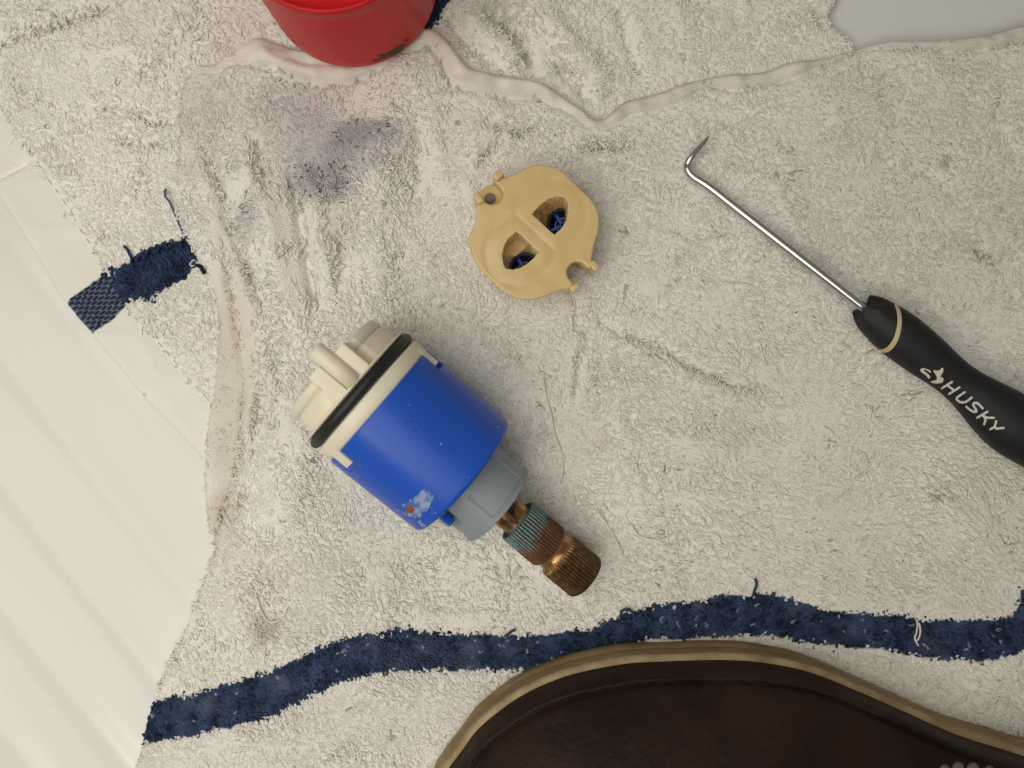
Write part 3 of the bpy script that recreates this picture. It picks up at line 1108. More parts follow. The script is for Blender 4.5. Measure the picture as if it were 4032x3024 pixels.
# ------------------------------------------------------------------ valve cartridge
A = P(1425, 1537, 22.6)
B = P(2309, 2276, 13.2)
AX = (B - A)
LEN = np.linalg.norm(AX)
eu = AX / LEN
ev = np.cross(eu, [0, 0, 1.0])
ev = ev / np.linalg.norm(ev)
if ev[1] > 0:
    ev = -ev
ew = np.cross(ev, eu)
if ew[2] < 0:
    ew = -ew
PXL = math.hypot(2309 - 1425, 2276 - 1537)
wa, wb = CAM_H - A[2], CAM_H - B[2]
dpx = np.array([2309 - 1425, 2276 - 1537]) / PXL
npx = np.array([-dpx[1], dpx[0]])


def U(u):
    f = u / PXL
    return f * wa / (wb + f * (wa - wb)) * LEN


def cart(u, r, th):
    """u in mm along the axis, radius, angle from the top towards the lower left of the picture."""
    u, r, th = np.broadcast_arrays(u, r, th)
    return A + u[..., None] * eu + (r * np.cos(th))[..., None] * ew + (r * np.sin(th))[..., None] * ev


def lathe_cart(us, rs, nth=96, rmod=None):
    th = np.arange(nth) * 2 * math.pi / nth
    UU, TH = np.meshgrid(np.asarray(us, float), th, indexing='ij')
    RR = np.broadcast_to(np.asarray(rs, float)[:, None], UU.shape).copy()
    if rmod is not None:
        RR = rmod(UU, TH, RR)
    return cart(UU, RR, TH).reshape(-1, 3), grid_faces(len(us), nth, True), UU.ravel(), TH.ravel()


def angd(a, b):
    return (a - b + math.pi) % (2 * math.pi) - math.pi


base = cart(np.array(U(300)), np.array(0.0), np.array(0.0)) - np.array([0, 0, 17.0])
crt = thing('valve_cartridge', 'blue and cream plastic faucet valve cartridge with a corroded brass stem', 'valve cartridge', base)
RB = 17.5
TABS = [(math.radians(50), U(150), math.radians(7)), (math.radians(-76), U(152), math.radians(7)), (math.radians(178), U(150), math.radians(7))]


def barrel_mod(UU, TH, RR):
    out = RR.copy()
    for th, ue, hw in TABS:
        cut = (np.abs(angd(TH, th)) < hw) & (UU < ue + 1.25) & (RR > 14)
        out = np.where(cut, np.minimum(out, RB - 2.6), out)
    return out


u0, u1 = U(89), U(522)
us = [u0 - 0.2, u0 - 0.1, u0] + list(np.linspace(u0 + 0.15, U(185), 60)) + list(np.linspace(U(190), u1 - 1.2, 24))
rs = [12.0, RB - 0.6, RB - 0.12] + [RB] * 60 + list(np.linspace(RB, RB - 0.25, 24))
for a_ in np.linspace(15, 90, 6):
    us.append(u1 - 1.2 + 1.2 * math.sin(math.radians(a_)))
    rs.append(RB - 1.45 + 1.2 * math.cos(math.radians(a_)))
us += [u1, u1 - 0.6, u1 - 0.6]
rs += [13.2, 12.6, 10.0]
v, f, _, _ = lathe_cart(us, rs, 360, barrel_mod)
barrel = mesh_obj('barrel', v, f, M_BLUE, crt)

# cream flange, ring and grooved seat of the o-ring
us = [U(-36), U(-36), U(-34), U(-28), U(-26), U(-25), U(-24), U(24), U(25), U(27), U(31), U(40), U(62), U(84), U(88), U(90), U(92)]
rs = [11, 16.9, 17.3, 17.35, 17.2, 16.5, 15.4, 15.4, 16.4, 17.1, 17.3, 17.35, 17.4, 17.3, 17.0, 16.6, 11]
v, f, _, _ = lathe_cart(us, rs, 160)
mesh_obj('flange', v, f, M_CREAM, crt)
tt = np.linspace(0, 2 * math.pi, 17)[:-1]
ring_u = U(0) + 1.3 * np.cos(tt)
ring_r = 16.35 + 1.28 * np.sin(tt)
th = np.arange(160) * 2 * math.pi / 160
UU, TH = np.meshgrid(ring_u, th)
RR, _ = np.meshgrid(ring_r, th)
v = cart(UU, RR, TH).reshape(-1, 3)
f = grid_faces(161, 16, True)
f = np.where(f >= 160 * 16, f - 160 * 16, f)
mesh_obj('o_ring', v, f, M_RUBBER, crt)

for th, ue, hw in TABS[:2]:
    h2 = hw - math.radians(0.9)
    tg = np.linspace(-h2, h2, 9)
    ug = np.linspace(U(62), ue, 12)
    UU, TT = np.meshgrid(ug, tg, indexing='ij')
    top = cart(UU, np.full(UU.shape, RB - 0.02), TT + th).reshape(-1, 3)
    bot = cart(UU, np.full(UU.shape, RB - 2.4), TT + th).reshape(-1, 3)
    f = grid_faces(12, 9)
    fs = [list(q) for q in f]
    N = 12 * 9
    ringi = [i for i in range(9)] + [r * 9 + 8 for r in range(1, 12)] + [11 * 9 + i for i in range(7, -1, -1)] + [r * 9 for r in range(10, 0, -1)]
    for p, q in zip(ringi, ringi[1:] + ringi[:1]):
        fs.append([q, p, p + N, q + N])
    mesh_obj('tab', np.vstack([top, bot]), fs, M_CREAM, crt, smooth=False)

# keyed boss on the far end
us = [U(-30), U(-34), U(-104), U(-107), U(-107.5), U(-111), U(-112), U(-150), U(-155), U(-156)]
rs = [15.0, 15.1, 15.0, 14.8, 14.2, 14.2, 14.7, 14.6, 14.2, 0.01]


def boss_mod(UU, TH, RR):
    n = -np.cos(4 * (TH - 0.18))
    cut = (np.abs(angd(TH, math.radians(-12))) < math.radians(27))
    return np.where(cut & (RR > 1), RR - 1.0, RR)


v, f, _, _ = lathe_cart(us, rs, 200, boss_mod)
mesh_obj('boss', v, f, M_CREAM, crt)
kpx = FPX / (CAM_H - A[2] - 15)


def key_block(vpx0, vpx1, uend, w0, w1, name):
    v0, v1 = vpx0 / kpx, vpx1 / kpx
    ue, us_ = U(uend), U(-32)
    c = A + eu * (0.5 * (ue + us_)) + ev * (0.5 * (v0 + v1)) + ew * (0.5 * (w0 + w1))
    vv, ff = rounded_box(c, abs(us_ - ue) / 2, abs(v1 - v0) / 2, (w1 - w0) / 2, (eu, ev, ew), 0.22)
    return mesh_obj(name, vv, ff, M_CREAM, crt)


key_block(-6, 55, -169, 10.0, 16.6, 'key_block')
key_block(-134, -72, -158, 10.0, 15.9, 'key_block')
vc = -44 / kpx
ca = A + ev * vc + ew * 15.6
path = [ca + eu * U(u) for u in (-32, -120, -214, -219, -222)]
vv, ff = tube(path, [2.1, 2.1, 2.05, 1.9, 1.6], 28, up=ew)
mesh_obj('key_rod', vv, ff, M_CREAM, crt)

# grey collar
NOTCH_TH, NOTCH_U = math.radians(55), U(612)
LINE_TH = math.radians(8)


def collar_mod(UU, TH, RR):
    out = RR.copy()
    o = RR > 8
    d1 = np.abs(angd(TH, LINE_TH))
    out = out - np.where(o & (UU > U(560)) & (UU < U(682)), 0.35 * np.exp(-(d1 / math.radians(1.6)) ** 2), 0)
    arcm = (angd(TH, LINE_TH) < 0) & (angd(TH, math.radians(-58)) > 0)
    out = out - np.where(o & arcm, 0.3 * np.exp(-((UU - U(682)) / 0.22) ** 2), 0)
    d2 = np.abs(angd(TH, math.radians(-56)))
    out = out + np.where(o & (UU < U(690)), 0.25 * np.exp(-(d2 / math.radians(2.0)) ** 2), 0)
    wdt = math.radians(11.5)
    dn = np.abs(angd(TH, NOTCH_TH)) / wdt
    endu = NOTCH_U + 1.6 * np.sqrt(np.clip(1 - dn ** 2, 0, 1)) - 1.2
    out = np.where(o & (dn < 1) & (UU < endu), np.minimum(out, 7.5), out)
    ds = np.sqrt((angd(TH, math.radians(74)) / math.radians(7)) ** 2 + ((UU - U(668)) / 0.7) ** 2)
    out = out - np.where(o, 0.9 * np.exp(-ds ** 2), 0)
    return out


us = [U(505)] + list(np.linspace(U(510), U(700), 90)) + [U(702.5), U(703), U(703), U(690)]
rs = [10.8] + [11.15] * 90 + [10.9, 10.6, 6.5, 4.2]
rs = list(rs)
for i, u in enumerate(us[1:91]):
    rs[1 + i] = 11.0 + (0.28 if u > U(688) else 0.0)
v, f, _, _ = lathe_cart(us, rs, 360, collar_mod)
mesh_obj('collar', v, f, M_GREY, crt)
# blue stop pin behind the notch
c = A + eu * U(560) + ew * (11.2 * math.cos(NOTCH_TH + 0.12)) + ev * (11.2 * math.sin(NOTCH_TH + 0.12))
rad_d = ew * math.cos(NOTCH_TH + 0.12) + ev * math.sin(NOTCH_TH + 0.12)
tan_d = np.cross(eu, rad_d)
vv, ff = rounded_box(c, 2.2, 0.9, 1.0, (eu, tan_d, rad_d), 0.2)
mesh_obj('stop_pin', vv, ff, M_BLUE, crt)

# brass stem
BROWN = np.array([0.16, 0.075, 0.030])
GOLD = np.array([0.40, 0.23, 0.095])
TURQ = np.array([0.23, 0.48, 0.50])
DARKM = np.array([0.05, 0.038, 0.026])
us, rs, tooth = [], [], []


def add(u, r, t):
    us.append(U(u))
    rs.append(r)
    tooth.append(t)


for u in np.linspace(690, 806, 14):
    add(u, 4.1, 0)
for u, r, t in ((806, 4.1, 0), (806.5, 4.6, 0), (800, 4.9, 0), (797, 5.3, 0), (799, 5.7, .6), (803, 5.8, 1)):
    add(u, r, t)
for u in np.linspace(808, 950, 26):
    add(u, 5.85, 1)
for u, r, t in ((956, 5.8, 1), (962, 5.5, .5), (966, 5.1, 0), (972, 4.95, 0), (980, 5.0, 0), (990, 5.05, 0), (998, 5.25, 0), (1004, 5.65, .4), (1009, 5.9, 1)):
    add(u, r, t)
for u in np.linspace(1014, 1138, 22):
    add(u, 6.0, 1)
for u, r, t in ((1144, 5.9, .8), (1150, 5.6, .3), (1152, 5.2, 0), (1152.5, 0.02, 0)):
    add(u, r, t)
NT = 42
nth = NT * 8
th = np.arange(nth) * 2 * math.pi / nth
UU, TH = np.meshgrid(np.array(us), th, indexing='ij')
RR = np.array(rs)[:, None] + np.zeros_like(UU)
saw = np.cos(NT * TH)
prof = np.where(saw > 0, np.sqrt(np.abs(saw)), -np.sqrt(np.abs(saw)))
RR = RR + np.array(tooth)[:, None] * 0.20 * (prof - 0.6)
flat = (UU < U(795)) & (UU > U(742)) & (np.abs(angd(TH, math.radians(-25))) < math.radians(38))
RR = np.where(flat, np.minimum(RR, 3.75 / np.maximum(np.cos(angd(TH, math.radians(-25))), 0.3)), RR)
v = cart(UU, RR, TH).reshape(-1, 3)
uu, t2 = UU.ravel(), TH.ravel()
nzv = fbm(t2 * 6, uu, 2.2, 3, 90)
nzf = fbm(t2 * 6, uu, 0.8, 2, 95)
s_px = np.interp(uu, [U(q) for q in range(600, 1200, 5)], list(range(600, 1200, 5)))
c = np.tile(BROWN, (len(v), 1))
shine = np.full(len(v), 0.62)
c = mixc(c, GOLD, np.clip(0.35 * nzf + 0.15, 0, 0.7))
neck = s_px < 800
fneck = np.clip(0.62 + 0.9 * nzv, 0, 1) * neck
c = mixc(c, GOLD, fneck)
c = mixc(c, DARKM, np.clip(-1.6 * nzv - 0.25, 0, 0.9) * neck)
shine = np.where(neck, 0.88, shine)
k1 = (s_px >= 796) & (s_px < 966)
fade = np.clip((905 + 22 * nzv - s_px) / 50, 0, 1) * k1
valley = (saw < 0.1).ravel().astype(float)
topf = np.clip((850 - s_px) / 40, 0.0, 1.0)
c = np.where((k1)[:, None], mixc(c, (0.13, 0.045, 0.022), np.full(len(v), 0.7)), c)
c = mixc(c, TURQ * 0.95, fade * (1 - 0.75 * valley) * np.clip(0.72 + 0.3 * nzf, 0, 1))
c = mixc(c, DARKM, fade * valley * 0.9)
shine = np.where(k1, 0.5 * (1 - fade) + 0.02, shine)
gr = np.exp(-((s_px - 985) / 20) ** 2)
c = mixc(c, GOLD * 1.1, gr * np.clip(0.8 + 0.3 * nzf, 0, 1))
shine = np.maximum(shine, gr * 0.95)
k2 = s_px > 1006
c = mixc(c, DARKM, k2 * valley * 0.45)
c = mixc(c, GOLD * 0.8, k2 * (1 - valley) * np.clip(0.25 + 0.8 * nzf, 0, 0.8))
shine = np.where(k2, 0.8, shine)
mesh_obj('stem', v, grid_faces(len(us), nth, True), M_BRASS, crt, colors=c.clip(0, 1), attrs={'shine': shine})


def ray_cyl(px, py, org, ax, radius):
    """where the sight line of a photo pixel meets a cylinder: axial position, radial unit vector."""
    px = np.asarray(px, float)
    D = np.stack([(px - 2016.0) / FPX, -(np.asarray(py, float) - 1512.0) / FPX, -np.ones(px.shape)], -1)
    O = np.array([0, 0, CAM_H]) - org
    Op = O - ax * O.dot(ax)
    Dp = D - (D @ ax)[..., None] * ax
    a_ = (Dp * Dp).sum(-1)
    b_ = (Dp * Op).sum(-1)
    c_ = Op.dot(Op) - np.asarray(radius) ** 2
    t_ = (-b_ - np.sqrt(np.clip(b_ * b_ - a_ * c_, 0, None))) / a_
    hit = O + t_[..., None] * D
    u_ = hit @ ax
    rv = hit - u_[..., None] * ax
    return u_, rv / (np.linalg.norm(rv, axis=-1, keepdims=True) + 1e-9)


def cart_map(px, py, lift):
    u_, rv = ray_cyl(px, py, A, eu, RB - 0.1)
    return A + u_[..., None] * eu + rv * (np.interp(u_, [U(190), U(505)], [RB, RB - 0.25]) + lift)[..., None]


def pixel_patch(name, sdf, box, cell, mapper, mat, parent, lift=0.05, color=None, smooth=True, label=None):
    xs = np.arange(box[0], box[2], cell)
    ys = np.arange(box[1], box[3], cell)
    X, Y = np.meshgrid(xs, ys)
    k = sdf(X, Y)
    v = mapper(X.ravel(), Y.ravel(), lift)
    f = grid_faces(*X.shape)[:, ::-1]
    f = f[k.ravel()[f].all(1)]
    used = np.unique(f)
    re = np.full(len(v), -1)
    re[used] = np.arange(len(used))
    col = color(X.ravel()[used], Y.ravel()[used]) if color else None
    return mesh_obj(name, v[used], re[f], mat, parent, colors=col, smooth=smooth, label=label)


SC = (1540, 1880)
main = crop([(480, 430), (560, 380), (620, 310), (740, 250), (860, 330), (930, 420), (900, 520), (830, 570), (820, 690),
             (700, 770), (560, 890), (440, 860), (330, 780), (300, 700), (250, 600), (330, 540), (420, 490)], SC, 0.1808)
flecks = [crop(q, SC, 0.1808) for q in (
    [(540, 970), (640, 930), (700, 1020), (780, 1040), (700, 1100), (640, 1090), (600, 1000)],
    [(820, 780), (890, 730), (890, 800), (840, 830)],
    [(40, 690), (130, 670), (250, 760), (470, 860), (440, 890), (300, 820), (150, 750)])]


def scale_sdf(X, Y):
    jx = X + 5 * vnoise(X, Y, 9, 1)
    jy = Y + 5 * vnoise(X, Y, 9, 2)
    k = inside(jx, jy, main)
    for sx, sy, sr in ((1613, 1594, 4), (1962, 1682, 5), (1736, 1748, 5), (1700, 2000, 4), (1712, 2022, 4), (1470, 1640, 3), (1650, 1880, 3), (1420, 1830, 3), (1846, 1880, 3)):
        k |= np.hypot(X - sx, Y - sy) < sr
    for q in flecks:
        k |= inside(jx, jy, q)
    return k & (vnoise(X, Y, 6, 8) < 0.9)


def scale_col(x, y):
    c = np.tile(np.array([0.08, 0.15, 0.49]), (len(x), 1))
    c = mixc(c, (0.30, 0.37, 0.60), np.clip(0.45 + 0.9 * fbm(x, y, 22, 2, 5), 0, 1))
    d, _, _, _, _ = pdist(x, y, np.array(main), True)
    c = mixc(c, (0.60, 0.62, 0.64), np.clip(1 - d / 4, 0, 1) * np.clip(vnoise(x, y, 14, 4) + 0.5, 0, 1))
    rust = np.array(crop([(390, 580), (450, 600), (470, 650), (525, 700), (440, 780), (340, 770), (310, 690), (390, 670)], SC, 0.1808))
    sd, _, _ = sdist(x + 2 * vnoise(x, y, 5, 6), y, rust)
    c = mixc(c, (0.30, 0.075, 0.012), np.clip(sd / 4 + 0.5, 0, 1))
    return c


pixel_patch('limescale_patch', scale_sdf, (1400, 1580, 1980, 2090), 1.6, cart_map, M_SCALE, crt, 0.04, scale_col,
            label='pale limescale patch with an orange rust spot')


def stroke_sdf(strokes, half):
    def g(X, Y):
        k = np.zeros(X.shape, bool)
        for s in strokes:
            d, _, _, _, _ = pdist(X, Y, np.array(s, float))
            k |= d < half
        return k
    return g


DIG = {'2': [[(0, .78), (.12, .95), (.45, 1), (.75, .88), (.78, .66), (.5, .38), (.05, .03), (.85, .03)]],
       '9': [[(.75, .7), (.6, .95), (.3, 1), (.08, .85), (.08, .65), (.3, .48), (.6, .52), (.75, .7), (.78, .35), (.6, .05), (.2, .02)]],
       '0': [[(.4, 1), (.1, .85), (.05, .5), (.1, .15), (.4, 0), (.7, .15), (.75, .5), (.7, .85), (.4, 1)]],
       '8': [[(.4, .53), (.12, .68), (.12, .88), (.4, 1), (.68, .88), (.68, .68), (.4, .53), (.08, .32), (.1, .1), (.4, 0), (.7, .1), (.72, .32), (.4, .53)]],
       '1': [[(.2, .8), (.45, 1), (.45, 0)]]}


def digit_run(text, org, adv, h, name, mat, half, lift):
    st = []
    x = 0
    t_d = np.array([0.80, 0.60])
    u_d = np.array([0.66, -0.75])
    for ch in text:
        if ch in DIG:
            for s in DIG[ch]:
                st.append([np.array(org) + t_d * (x + q[0] * adv * 0.78) + u_d * (q[1] * h) for q in s])
        x += adv
    allp = np.vstack([np.array(s) for s in st])
    bx = (allp[:, 0].min() - 6, allp[:, 1].min() - 6, allp[:, 0].max() + 6, allp[:, 1].max() + 6)
    pixel_patch(name, stroke_sdf(st, half), bx, 1.2, cart_map, mat, barrel, lift)


digit_run('22', (1588, 1664), 36, 40, 'marking', M_BLUE_INK, 3.2, 0.05)
M_BLUE_FAINT = material('faint_relief', (0.015, 0.088, 0.505), 0.30)
digit_run('90081', (1660, 1718), 33, 40, 'marking', M_BLUE_FAINT, 2.6, 0.07)

# ------------------------------------------------------------------ seat disc
DZ = 17.5
DB = 6.2
D_OFF, D_SC = (1750, 600), 0.39172
OUT = [(940, 118), (1080, 140), (1190, 190), (1290, 285), (1400, 395), (1490, 490), (1540, 580), (1558, 700), (1545, 800), (1515, 900),
       (1500, 960), (1487, 1030), (1480, 1080), (1500, 1110), (1490, 1150), (1460, 1165), (1430, 1150), (1400, 1120), (1370, 1102), (1330, 1098), (1280, 1115), (1240, 1165), (1232, 1210), (1245, 1255),
       (1275, 1290), (1290, 1320), (1290, 1350), (1262, 1368), (1220, 1372), (1170, 1382), (1090, 1410), (990, 1455), (880, 1478), (760, 1475), (660, 1435), (560, 1370),
       (470, 1290), (370, 1190), (300, 1080), (270, 990), (240, 900), (250, 830), (290, 750), (318, 640), (320, 560), (330, 525),
       (365, 500), (400, 490), (440, 512), (490, 520), (545, 500), (582, 450), (585, 400), (560, 350), (520, 310), (500, 275), (530, 250), (590, 245), (640, 235), (740, 200), (830, 150)]
H1 = [(880, 620), (960, 530), (1050, 465), (1140, 440), (1215, 455), (1240, 500), (1245, 600), (1225, 680), (1180, 760), (1105, 828), (1060, 790), (980, 715)]
H2 = [(725, 795), (790, 850), (870, 930), (942, 1000), (900, 1060), (830, 1120), (760, 1160), (690, 1178), (620, 1168), (595, 1130), (580, 1030), (600, 940), (640, 870)]
cr = lambda q: crop(q, D_OFF, D_SC)
out_w = P2(smooth_poly(cr(OUT), 4, True), DZ)


def sharp_hole(q):
    p = np.array(cr(q))
    return P2(p, DZ)


h1_w, h2_w = sharp_hole(H1), sharp_hole(H2)
dc = P(2165, 915, DB)
disc = thing('valve_seat_disc', 'tan plastic valve seat disc with two D-shaped holes and clip notches', 'valve part', dc)


def disc_sd(X, Y):
    so, ox, oy = sdist(X, Y, out_w)
    best, nx, ny = so, ox, oy
    for h in (h1_w, h2_w):
        s, hx, hy = sdist(X, Y, h)
        s = -s
        m = s < best
        best = np.where(m, s, best)
        nx = np.where(m, hx, nx)
        ny = np.where(m, hy, ny)
    return best, nx, ny


lo_ = out_w.min(0) - 0.6
hi_ = out_w.max(0) + 0.6
X, Y, sd, f = masked_sheet(lo_[0], hi_[0], lo_[1], hi_[1], 0.14, disc_sd)
so, _, _ = sdist(X, Y, out_w)
d1 = -sdist(X, Y, h1_w)[0]
d2 = -sdist(X, Y, h2_w)[0]
dh = np.minimum(d1, d2)
Z = DZ - 0.1 + 0.0 * X
Z = Z + edge_round(so, 0.55, 0.4)
Z = Z + edge_round(dh, 0.14, 0.1)
Z = Z + 0.16 * np.exp(-(dh / 2.8) ** 4) - 0.10 * np.exp(-((dh - 4.2) / 1.0) ** 2) * np.clip(so / 2 - 0.4, 0, 1)
Z = Z + 0.10 * fbm(X, Y, 7, 2, 5)
ntop = len(X)
v, f = skirt(np.stack([X, Y, Z], 1), f, DB)
# the outer wall tapers inwards below the rim
bot = np.arange(ntop, len(v))
so_b = sdist(v[bot, 0], v[bot, 1], out_w)[0]
outer = bot[np.abs(so_b) < 0.35]
v[outer, 0] = dc[0] + (v[outer, 0] - dc[0]) * 0.86
v[outer, 1] = dc[1] + (v[outer, 1] - dc[1]) * 0.86
plate = mesh_obj('plate', v, f, M_TAN, disc)
# sharpen the rim-to-wall edge by splitting on angle
md = plate.modifiers.new('edges', 'EDGE_SPLIT')
md.split_angle = math.radians(50)


def nub(px, py, lx, ly, ang, z0, z1):
    c = P(*crop([(px, py)], D_OFF, D_SC)[0], z=z1)
    a = math.radians(ang)
    ax = np.array([math.cos(a), -math.sin(a), 0])
    ay = np.array([math.sin(a), math.cos(a), 0])
    k = D_SC * (CAM_H - z1) / FPX
    vv, ff = rounded_box((c[0], c[1], 0.5 * (z0 + z1)), lx * k, ly * k, (z1 - z0) / 2, (ax, ay, np.array([0, 0, 1.0])), 0.25)
    mesh_obj('clip_nub', vv, ff, M_TAN, disc)


nub(1508, 1138, 34, 50, -40, 10, 18.4)
nub(1310, 1356, 50, 32, -30, 10, 18.4)
nub(540, 222, 52, 38, -42, 10, 18.8)
nub(340, 455, 34, 58, -35, 10, 18.8)
# floor of the upper-left clip; plug painted as shaded towel seen through it
cf = P2(smooth_poly(cr([(300, 500), (350, 400), (430, 335), (500, 325), (560, 370), (600, 430), (575, 500), (490, 540), (420, 530), (350, 540)]), 3, True), 11.5)
X, Y, sd, f = masked_sheet(cf[:, 0].min() - .5, cf[:, 0].max() + .5, cf[:, 1].min() - .5, cf[:, 1].max() + .5, 0.22, lambda a, b: sdist(a, b, cf))
v, f = skirt(np.stack([X, Y, 11.5 + edge_round(sd, 0.4, 0.3)], 1), f, DB)
mesh_obj('clip_floor', v, f, M_TAN, disc).modifiers.new('edges', 'EDGE_SPLIT').split_angle = math.radians(50)
pc = P(*cr([(458, 462)])[0], z=12.0)
vv, ff = tube([(pc[0], pc[1], 7), (pc[0], pc[1], 11.9), (pc[0], pc[1], 12.1), (pc[0], pc[1], 12.15)], [1.35, 1.35, 1.2, 0.9], 28, up=(1, 0, 0))
mesh_obj('towel_plug', vv, ff, material('shaded_towel_grey', srgb('857a70'), 0.6), disc)

M_SEAT = material('dark_blue_rubber', (0.003, 0.008, 0.045), 0.35)
for (hx, hy), hole in (((1195, 715), h1_w), ((815, 1165), h2_w)):
    c = P(*cr([(hx, hy)])[0], z=9.5)
    # cavity floor under the opening
    hc = hole.mean(0)
    big = hc + (hole - hc) * 1.12
    X, Y, sd, f = masked_sheet(big[:, 0].min(), big[:, 0].max(), big[:, 1].min(), big[:, 1].max(), 0.3,
                               lambda a, b: (lambda s1, s2: (np.where(s1[0] < -s2, s1[0], -s2), s1[1], s1[2]))(
                                   sdist(a, b, big), (4.0 - np.hypot(a - c[0], b - c[1]))))
    mesh_obj('cavity_floor', np.stack([X, Y, np.full(len(X), 8.2)], 1), f, M_TAN, disc)
    pr = [(4.1, 6.3), (4.1, 8.4), (3.95, 8.6), (3.6, 8.6), (3.45, 8.4), (3.4, 6.4), (0.01, 6.4)]
    a = np.arange(48) * 2 * math.pi / 48
    v = np.array([[c[0] + r * math.cos(t), c[1] + r * math.sin(t), z] for r, z in pr for t in a])
    seat = mesh_obj('rubber_seat', v, grid_faces(len(pr), 48, True), M_SEAT, disc)
    for ang in (25, 125):
        a_ = math.radians(ang)
        vv, ff = rounded_box((c[0], c[1], 7.3), 3.4, 0.48, 0.35, (np.array([math.cos(a_), math.sin(a_), 0]), np.array([-math.sin(a_), math.cos(a_), 0]), np.array([0, 0, 1.0])), 0.15)
        mesh_obj('spoke', vv, ff, M_BLUE, seat)
    tt = np.linspace(0, 2.2 * 2 * math.pi, 70)
    path = np.stack([c[0] + 1.9 * np.cos(tt), c[1] + 1.9 * np.sin(tt), 6.6 + tt * 0.06], 1)
    vv, ff = tube(path, 0.14, 6)
    mesh_obj('spring', vv, ff, M_SPRING, seat)

# ------------------------------------------------------------------ hook pick
HZ = 12.6
H0 = P(3402, 1210, HZ)
H1p = P(3926, 1622, HZ)
hu = (H1p - H0) / np.linalg.norm(H1p - H0)
hv = np.array([hu[1], -hu[0], 0])
if hv[1] > 0:
    hv = -hv
hw_ = np.array([0, 0, 1.0])
KH = (CAM_H - HZ) / FPX
PROF = [(0, 50), (8, 58), (30, 69), (60, 78), (120, 88), (180, 92), (250, 90), (330, 85), (400, 77), (460, 75), (520, 80), (590, 94),
        (650, 107), (720, 118), (780, 119), (850, 110), (920, 100), (1020, 93), (1200, 90), (1400, 84), (1480, 74), (1510, 55), (1520, 30)]
PS = np.array([p[0] for p in PROF], float) * KH
PR = np.array([p[1] for p in PROF], float) * KH


def hr(s):
    # smooth the profile a little
    return (np.interp(s - 0.6, PS, PR) + np.interp(s, PS, PR) * 2 + np.interp(s + 0.6, PS, PR)) / 4


def hpt(s, r, th):
    s, r, th = np.broadcast_arrays(s, r, th)
    return H0 + s[..., None] * hu + (r * np.cos(th))[..., None] * hw_ + (r * np.sin(th))[..., None] * hv


pick = thing('hook_pick', 'hook pick with polished steel shaft and black grip lettered in white', 'hook pick', (*P(3500, 1290, 6)[:2], 5.5))
sg = np.concatenate([[0.0], np.linspace(0.0, 4, 24), np.linspace(4.4, PS[-1], 120)])
nt_ = 96
th = np.arange(nt_) * 2 * math.pi / nt_
SS, TH = np.meshgrid(sg, th, indexing='ij')
RR = hr(SS)
RR[0] = 1.0
lob = np.cos(6 * TH + 0.6)
RR = RR * (1 + 0.05 * lob * np.exp(-(SS / 3.0) ** 2))
SS2 = SS + 0.75 * (np.cos(3 * (TH + 0.5))) * np.exp(-(SS / 2.2) ** 2) * (np.arange(len(sg)) > 0)[:, None]
v = hpt(SS2, RR, TH).reshape(-1, 3)
f = np.vstack([grid_faces(len(sg), nt_, True)])
v = np.vstack([v, hpt(np.array([PS[-1] + 0.2]), np.array([0.0]), np.array([0.0]))])
fl = [list(map(int, q)) for q in f] + [[(len(sg) - 1) * nt_ + i, (len(sg) - 1) * nt_ + (i + 1) % nt_, len(v) - 1] for i in range(nt_)]
grip = mesh_obj('grip', v, fl, M_GRIP, pick)


def band(name, s0fun, w, th0, th1, lift, mat):
    tg = np.linspace(th0, th1, 90)
    ws = np.linspace(0, w, 7)
    Wg, Tg = np.meshgrid(ws, tg, indexing='ij')
    Sg = s0fun(Tg) + Wg
    prof = lift * np.sqrt(np.clip(1 - (2 * Wg / w - 1) ** 4, 0, 1)) - 0.08
    return mesh_obj(name, hpt(Sg, hr(Sg) + prof, Tg).reshape(-1, 3), grid_faces(7, 90)[:, ::-1], mat, pick)


# ivory ring: leans along the handle as it wraps round
band('ring_inlay', lambda t: (106 + 44 * np.sin(t) + 5 * np.sin(2 * t)) * KH, 27 * KH, -math.pi, math.pi, 0.10, M_IVORY)
band('side_inlay', lambda t: (770 + 210 * np.clip((math.radians(112) - t) / math.radians(34), 0, 1)) * KH, 34 * KH, math.radians(78), math.radians(112), 0.10, M_IVORY)


def handle_map(px, py, lift):
    r = np.full(np.shape(px), 5.0)
    for _ in range(6):
        u_, rv = ray_cyl(px, py, H0, hu, r)
        r = hr(u_)
    return H0 + u_[..., None] * hu + rv * (r + lift)[..., None]


LO, LS = (3580, 1420), 0.1808
LETTERS = [
    [[(715, 598), (930, 462)], [(875, 720), (1092, 582)], [(830, 535), (985, 648)]],
    [[(1205, 687), (1040, 800), (1032, 840), (1100, 898), (1190, 908), (1262, 880), (1358, 802)]],
    [[(1598, 1036), (1530, 960), (1465, 915), (1405, 922), (1392, 970), (1448, 1050), (1465, 1105), (1420, 1118), (1340, 1080), (1245, 1002)]],
    [[(1482, 1238), (1700, 1112)], [(1600, 1195), (1700, 1240), (1840, 1245)], [(1635, 1225), (1665, 1290), (1632, 1380)]],
    [[(1893, 1315), (1865, 1430)], [(2055, 1462), (1900, 1480), (1850, 1445)], [(1865, 1435), (1765, 1492)]]]
for L in LETTERS:
    st = [crop(s, LO, LS) for s in L]
    ap = np.vstack([np.array(s) for s in st])
    pixel_patch('letter', stroke_sdf(st, 5.0), (ap[:, 0].min() - 8, ap[:, 1].min() - 8, ap[:, 0].max() + 8, ap[:, 1].max() + 8), 1.0,
                handle_map, M_PRINT, grip, 0.05)
